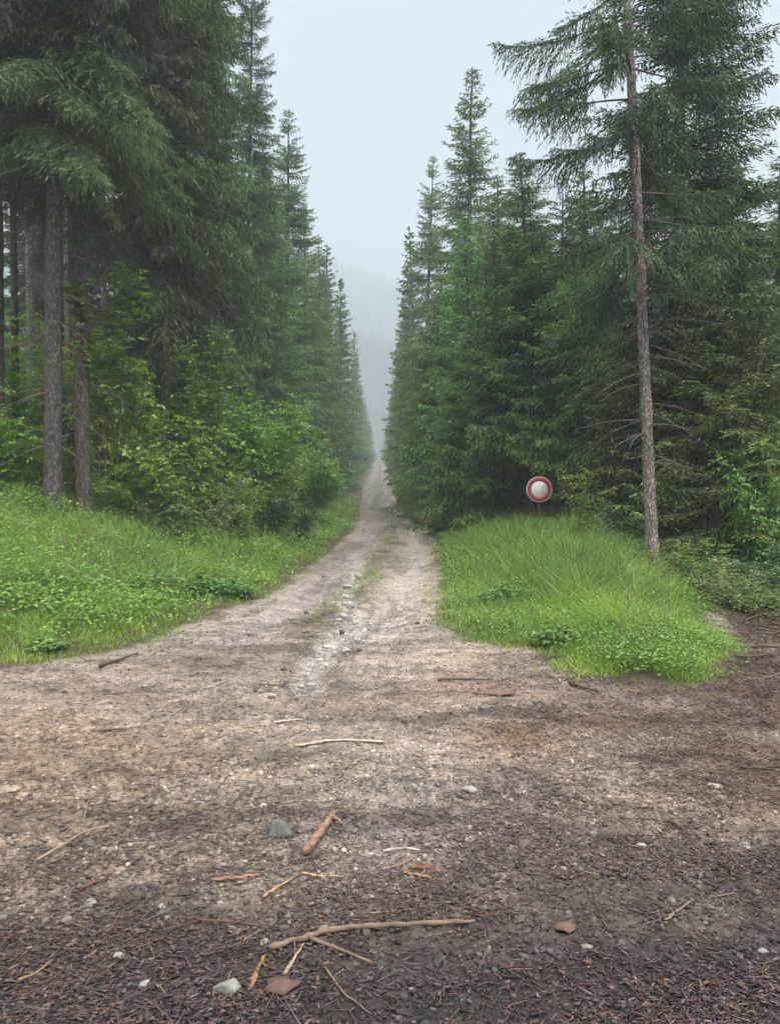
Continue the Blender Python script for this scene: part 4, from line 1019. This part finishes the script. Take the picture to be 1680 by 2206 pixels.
stick([(566, 1938), (598, 1917), (630, 1899)], 4, (.36, .26, .18), 'short tan stick below the thick broken stick', 207)
stick([(455, 1902), (510, 1893), (560, 1887)], 7, (.26, .15, .09), 'orange shred of bark left below the thick broken stick', 208, name='bark_shred', cat='bark', flat=.35)
stick([(868, 1886), (905, 1893), (930, 1898)], 6, (.30, .16, .085), 'bright orange bark shred in the middle right of the litter', 209, name='bark_shred', cat='bark', flat=.4)
stick([(885, 1881), (920, 1880), (958, 1883)], 6, (.20, .08, .045), 'reddish brown bark shred lying over the bright orange one', 210, name='bark_shred', cat='bark', flat=.4, lift=.01)
stick([(650, 1884), (690, 1890), (740, 1894)], 4, (.42, .30, .20), 'pale wood sliver right below the thick broken stick', 211, name='wood_splinter', cat='splinter', flat=.4)
stick([(822, 1884), (860, 1873), (900, 1852)], 3, (.28, .20, .15), 'thin curved twig above the orange bark shreds', 212, name='twig', cat='twig')
stick([(825, 1842), (870, 1838), (905, 1840)], 3, (.5, .44, .4), 'pale whitish twig above the thin curved twig', 213, name='twig', cat='twig')
stick([(175, 1920), (205, 1908), (232, 1896)], 6, (.12, .07, .055), 'dark brown bark chip at the left of the foreground', 214, name='bark_shred', cat='bark', flat=.4)
stick([(215, 1443), (240, 1432), (270, 1420), (300, 1412)], 4, (.13, .085, .06), 'dark stick lying by the edge of the left grass', 215)
stick([(195, 1578), (240, 1576), (288, 1572)], 4.5, (.13, .09, .07), 'dark flat stick in the left middle of the yard', 216, flat=.6)
stick([(942, 1471), (990, 1469), (1062, 1467)], 3.5, (.12, .08, .065), 'thin dark stick lying where the road meets the yard', 217)
stick([(1225, 1476), (1250, 1484), (1290, 1494)], 4.5, (.10, .08, .06), 'dark stick at the foot of the grass mound', 218)
stick([(1432, 1992), (1460, 1976), (1492, 1952)], 3.5, (.25, .20, .17), 'grey twig in the lower right foreground', 219, name='twig', cat='twig')
stick([(1440, 1775), (1465, 1790), (1490, 1808)], 4, (.09, .06, .055), 'dark twig in the right foreground among pale stones', 220, name='twig', cat='twig')
stick([(1585, 1655), (1620, 1660), (1680, 1657)], 6, (.08, .06, .05), 'dark piece of wood by the right edge of the yard', 221, flat=.6)
stick([(1590, 1400), (1640, 1397), (1720, 1398)], 4, (.13, .105, .09), 'thin dark branch on the mud right of the grass mound', 222, taper=.2)
stick([(40, 2118), (80, 2098), (118, 2070)], 3.5, (.25, .19, .13), 'pale brown twig in the lower left corner area', 223, name='twig', cat='twig')
stick([(700, 2090), (740, 2150), (800, 2190)], 3, (.2, .15, .12), 'thin twig pointing to the bottom edge below the long branch', 224, name='twig', cat='twig')
stick([(560, 1478), (600, 1480), (640, 1474)], 4, (.11, .085, .07), 'dark crumb of wood left of the washed rill', 225, name='bark_shred', cat='bark', flat=.5)
for pts, s, lb in [([(588, 1562), (620, 1556), (652, 1556)], 226, 'short pale wood shaving lying left in the yard middle'), ([(636, 1612), (690, 1602), (760, 1598), (830, 1602)], 227, 'long curved pale wood shaving in the yard middle')]:
    stick(pts, 6, (.50, .44, .38), lb, s, name='wood_shaving', cat='shaving', flat=.3, taper=.2)
BGp = 'dead branches tangled at the right edge'
rb = random.Random(3)
for i in range(12):
    a, b = rb.uniform(1560, 1700), rb.uniform(1335, 1470); l = rb.uniform(40, 110); s_ = rb.uniform(-.35, .25)
    stick([(a, b), (a + l * .5, b + l * s_ * .5 + rb.uniform(-6, 6)), (a + l, b + l * s_)], rb.uniform(1.6, 3.2), rb.choice([(.10, .075, .06), (.16, .13, .11), (.15, .085, .05)]),
          'dark dead branch among the tangle right of the grass mound', 240 + i, name='dead_branch', cat='branch', group=BGp, lift=rb.uniform(0, .12))
# reddish bark plate
def plate(px, py, wpx, hpx, col, label, seed):
    c = G(px, py); d = c.y; r = np.random.default_rng(seed); n = 14
    a = np.arange(n) * 2 * math.pi / n; rr = r.uniform(.7, 1.15, n)
    ax = wpx * d / 3360; ay = hpx * d * d / (1680 * 3.2)
    top = np.stack([np.cos(a) * rr * ax, np.sin(a) * rr * ay, .012 + r.uniform(0, .012, n)], 1); bot = top - np.array([0, 0, .009])
    V = np.vstack([top, bot, [[0, 0, .035]], [[0, 0, .02]]]); j = np.arange(n); k = (j + 1) % n
    T = np.vstack([np.stack([j, k, np.full(n, 2 * n)], 1), np.stack([k + n, j + n, np.full(n, 2 * n + 1)], 1)]); Q = np.stack([j + n, k + n, k, j], 1)
    mb = MB(); mb.add(V, Q, T, col)
    tag(ob('bark_plate', mb.mesh('bark_plate', [M_LITTER]), loc=(c.x, c.y, float(Hg(np.array([c.x]), np.array([c.y]))[0]) + .004)), label, 'bark')
plate(608, 2135, 80, 40, (.125, .075, .062), 'reddish brown plate of bark near the bottom edge', 231)
plate(1215, 2005, 50, 22, (.15, .095, .075), 'reddish brown bark plate in the lower right foreground', 232)
plate(1065, 1495, 110, 9, (.17, .11, .09), 'flat reddish piece of bark where the road opens into the yard', 233)

stone(602, 1788, 78, 44, (.20, .20, .19), 'dark grey angular stone with pale top left of the thick broken stick', 301, sink=.25)
stone(490, 2122, 66, 46, (.34, .36, .33), 'pale greenish grey stone half sunk near the bottom edge', 302)
stone(312, 2118, 34, 26, (0.37, 0.37, 0.36), 'small round whitish stone near the bottom left', 303)
stone(570, 2028, 26, 20, (0.38, 0.37, 0.35), 'whitish pebble at the left end of the long branch', 304)
stone(1382, 1820, 36, 16, (0.46, 0.43, 0.38), 'flat whitish stone in the right foreground', 305)
stone(1605, 1816, 34, 14, (0.41, 0.39, 0.38), 'flat pale stone near the right edge of the foreground', 306)
stone(1535, 1688, 44, 14, (0.43, 0.41, 0.37), 'long flat pale stone on the right of the yard', 307)
stone(1010, 1700, 38, 16, (0.41, 0.38, 0.37), 'pale stone on the dark purplish patch', 308)
stone(1262, 2038, 34, 16, (0.31, 0.27, 0.24), 'pinkish grey stone in the lower right foreground', 309)
stone(1260, 1586, 22, 12, (0.37, 0.34, 0.31), 'small pale stone on the brown litter right of centre', 310)
stone(190, 1948, 40, 16, (0.34, 0.31, 0.27), 'flat tan stone on the left foreground', 311)
stone(350, 1955, 22, 14, (0.38, 0.37, 0.34), 'small white stone right of the flat tan one', 312)
stone(20, 1698, 50, 18, (0.41, 0.34, 0.27), 'pale sandy stone at the left picture edge', 313)
stone(500, 1640, 26, 13, (.34, .30, .27), 'small grey stone in the middle of the yard', 314)
stone(465, 1698, 30, 18, (.24, .21, .19), 'dark lump of stone left of the yard middle', 315)
stone(205, 1645, 26, 18, (.14, .11, .09), 'dark brown lump on the left part of the yard', 316)
stone(700, 1912, 20, 16, (0.43, 0.38, 0.38), 'small pinkish white stone below the pale wood sliver', 317)
stone(1640, 2050, 30, 16, (0.33, 0.32, 0.31), 'grey stone near the lower right corner', 318)
stone(255, 2060, 0.1 + 30, 18, (.40, .38, .36), 'grey flat stone above the small whitish one', 319)
RS = 'pale limestone pieces in the washed rill of the road'
rr_ = random.Random(8)
rill = [(766, 1240), (752, 1262), (745, 1285), (738, 1300), (742, 1325), (770, 1340), (755, 1352), (720, 1362), (735, 1380), (770, 1378), (700, 1392), (715, 1405), (742, 1400), (690, 1420), (672, 1432), (700, 1430), (660, 1455), (668, 1475), (760, 1302), (728, 1335), (786, 1358), (650, 1478)]
for i, (a, b) in enumerate(rill):
    v = rr_.uniform(.85, 1.1)
    stone(a + rr_.uniform(-6, 6), b, rr_.uniform(13, 26), rr_.uniform(8, 15), (.60 * v, .58 * v, .56 * v), 'pale limestone piece lying in the washed rill of the road', 340 + i, RS, .3)
DS = 'dark clods beside the rill'
for i, (a, b) in enumerate([(540, 1368), (660, 1320), (775, 1400), (735, 1360), (430, 1420), (660, 1362), (900, 1342), (612, 1440), (470, 1465), (585, 1500)]):
    stone(a, b, rr_.uniform(12, 22), rr_.uniform(7, 12), (.12, .10, .085), 'small dark clod of earth on the gravel near the rill', 380 + i, DS, .3, 'earth_clod')

# ------------------------------------------------------------------ the round no-vehicles sign
def disc(r, y0, y1, r_in=0, n=64, cx=0, cz=0):
    a = np.arange(n) * 2 * math.pi / n; mb = MB()
    def ring(rr, yy): return np.stack([cx + np.cos(a) * rr, 0 * a + yy, cz + np.sin(a) * rr], 1)
    j = np.arange(n); k = (j + 1) % n
    if r_in == 0:
        V = np.vstack([ring(r, y0), ring(r, y1), [[cx, y0, cz]], [[cx, y1, cz]]])
        mb.add(V, np.stack([j, k, k + n, j + n], 1), np.vstack([np.stack([k, j, np.full(n, 2 * n)], 1), np.stack([j + n, k + n, np.full(n, 2 * n + 1)], 1)]))
    else:
        V = np.vstack([ring(r, y0), ring(r, y1), ring(r_in, y1), ring(r_in, y0)])
        mb.add(V, np.vstack([np.stack([j + s * n, k + s * n, k + ((s + 1) % 4) * n, j + ((s + 1) % 4) * n], 1) for s in range(4)]))
    return mb
M_RED = flat_mat('sign_red', (.52, .07, .09), .6); M_WHITE = flat_mat('sign_white', (.95, .96, .95), .9); M_RIM = flat_mat('sign_rim', (.50, .36, .36), .5); M_STEEL = flat_mat('galvanised_steel', (.07, .07, .07), .6)
sx, sy = X(1161, 18.3), 18.3; sz = Hs(sx, sy); cz = Z(1054, 18.3) - sz
sg = root('no_vehicles_sign', (sx, sy, sz), 'round white sign with a red ring on a post behind the grass mound', 'road sign', rz=.03)
mb = MB(); mb.add(*tube([(0, .045, -.3), (0, .045, cz + .28)], .03, 14)); ob('sign_post', mb.mesh('sign_post', [M_STEEL], True), sg)
fc_ = ob('sign_face', disc(.30, -.006, .006, cz=cz).mesh('sign_face', [M_WHITE]), sg)
ob('red_ring', disc(.282, -.0085, -.0065, .192, cz=cz).mesh('red_ring', [M_RED]), fc_)
ob('rim', disc(.309, -.014, .016, .3005, cz=cz).mesh('rim', [M_RIM]), fc_)
for dz in (-.14, .14):
    mb = MB(); bx = np.array([(-1, -1, -1), (1, -1, -1), (1, 1, -1), (-1, 1, -1), (-1, -1, 1), (1, -1, 1), (1, 1, 1), (-1, 1, 1)], float)
    mb.add(bx * [.11, .009, .014] + [0, .017, cz + dz], [(0, 3, 2, 1), (4, 5, 6, 7), (0, 1, 5, 4), (1, 2, 6, 5), (2, 3, 7, 6), (3, 0, 4, 7)])
    ob('bracket', mb.mesh('bracket', [M_STEEL]), sg)

# ------------------------------------------------------------------ mist
hz, N, L = new_mat('mist')
pv = N('ShaderNodeVolumePrincipled'); pv.inputs['Color'].default_value = (.69, .775, .86, 1); pv.inputs['Density'].default_value = HAZE
pv.inputs['Anisotropy'].default_value = 0.0
o_ = N('ShaderNodeOutputMaterial'); L(pv.outputs[0], o_.inputs['Volume'])
bx = np.array([(-1, -1, 0), (1, -1, 0), (1, 1, 0), (-1, 1, 0), (-1, -1, 1), (1, -1, 1), (1, 1, 1), (-1, 1, 1)], float) * [1060, 670, 1] + [0, 560, 0]
bx[:, 2] = np.where(bx[:, 2] > .5, 420, -4)
tag(ob('haze', mesh('haze', bx, np.array([(0, 3, 2, 1), (4, 5, 6, 7), (0, 1, 5, 4), (1, 2, 6, 5), (2, 3, 7, 6), (3, 0, 4, 7)]), None, [hz])), 'thin pale mist filling the air of the valley', 'haze', kind='stuff')
print('faces', sum(len(m.polygons) for m in bpy.data.meshes))
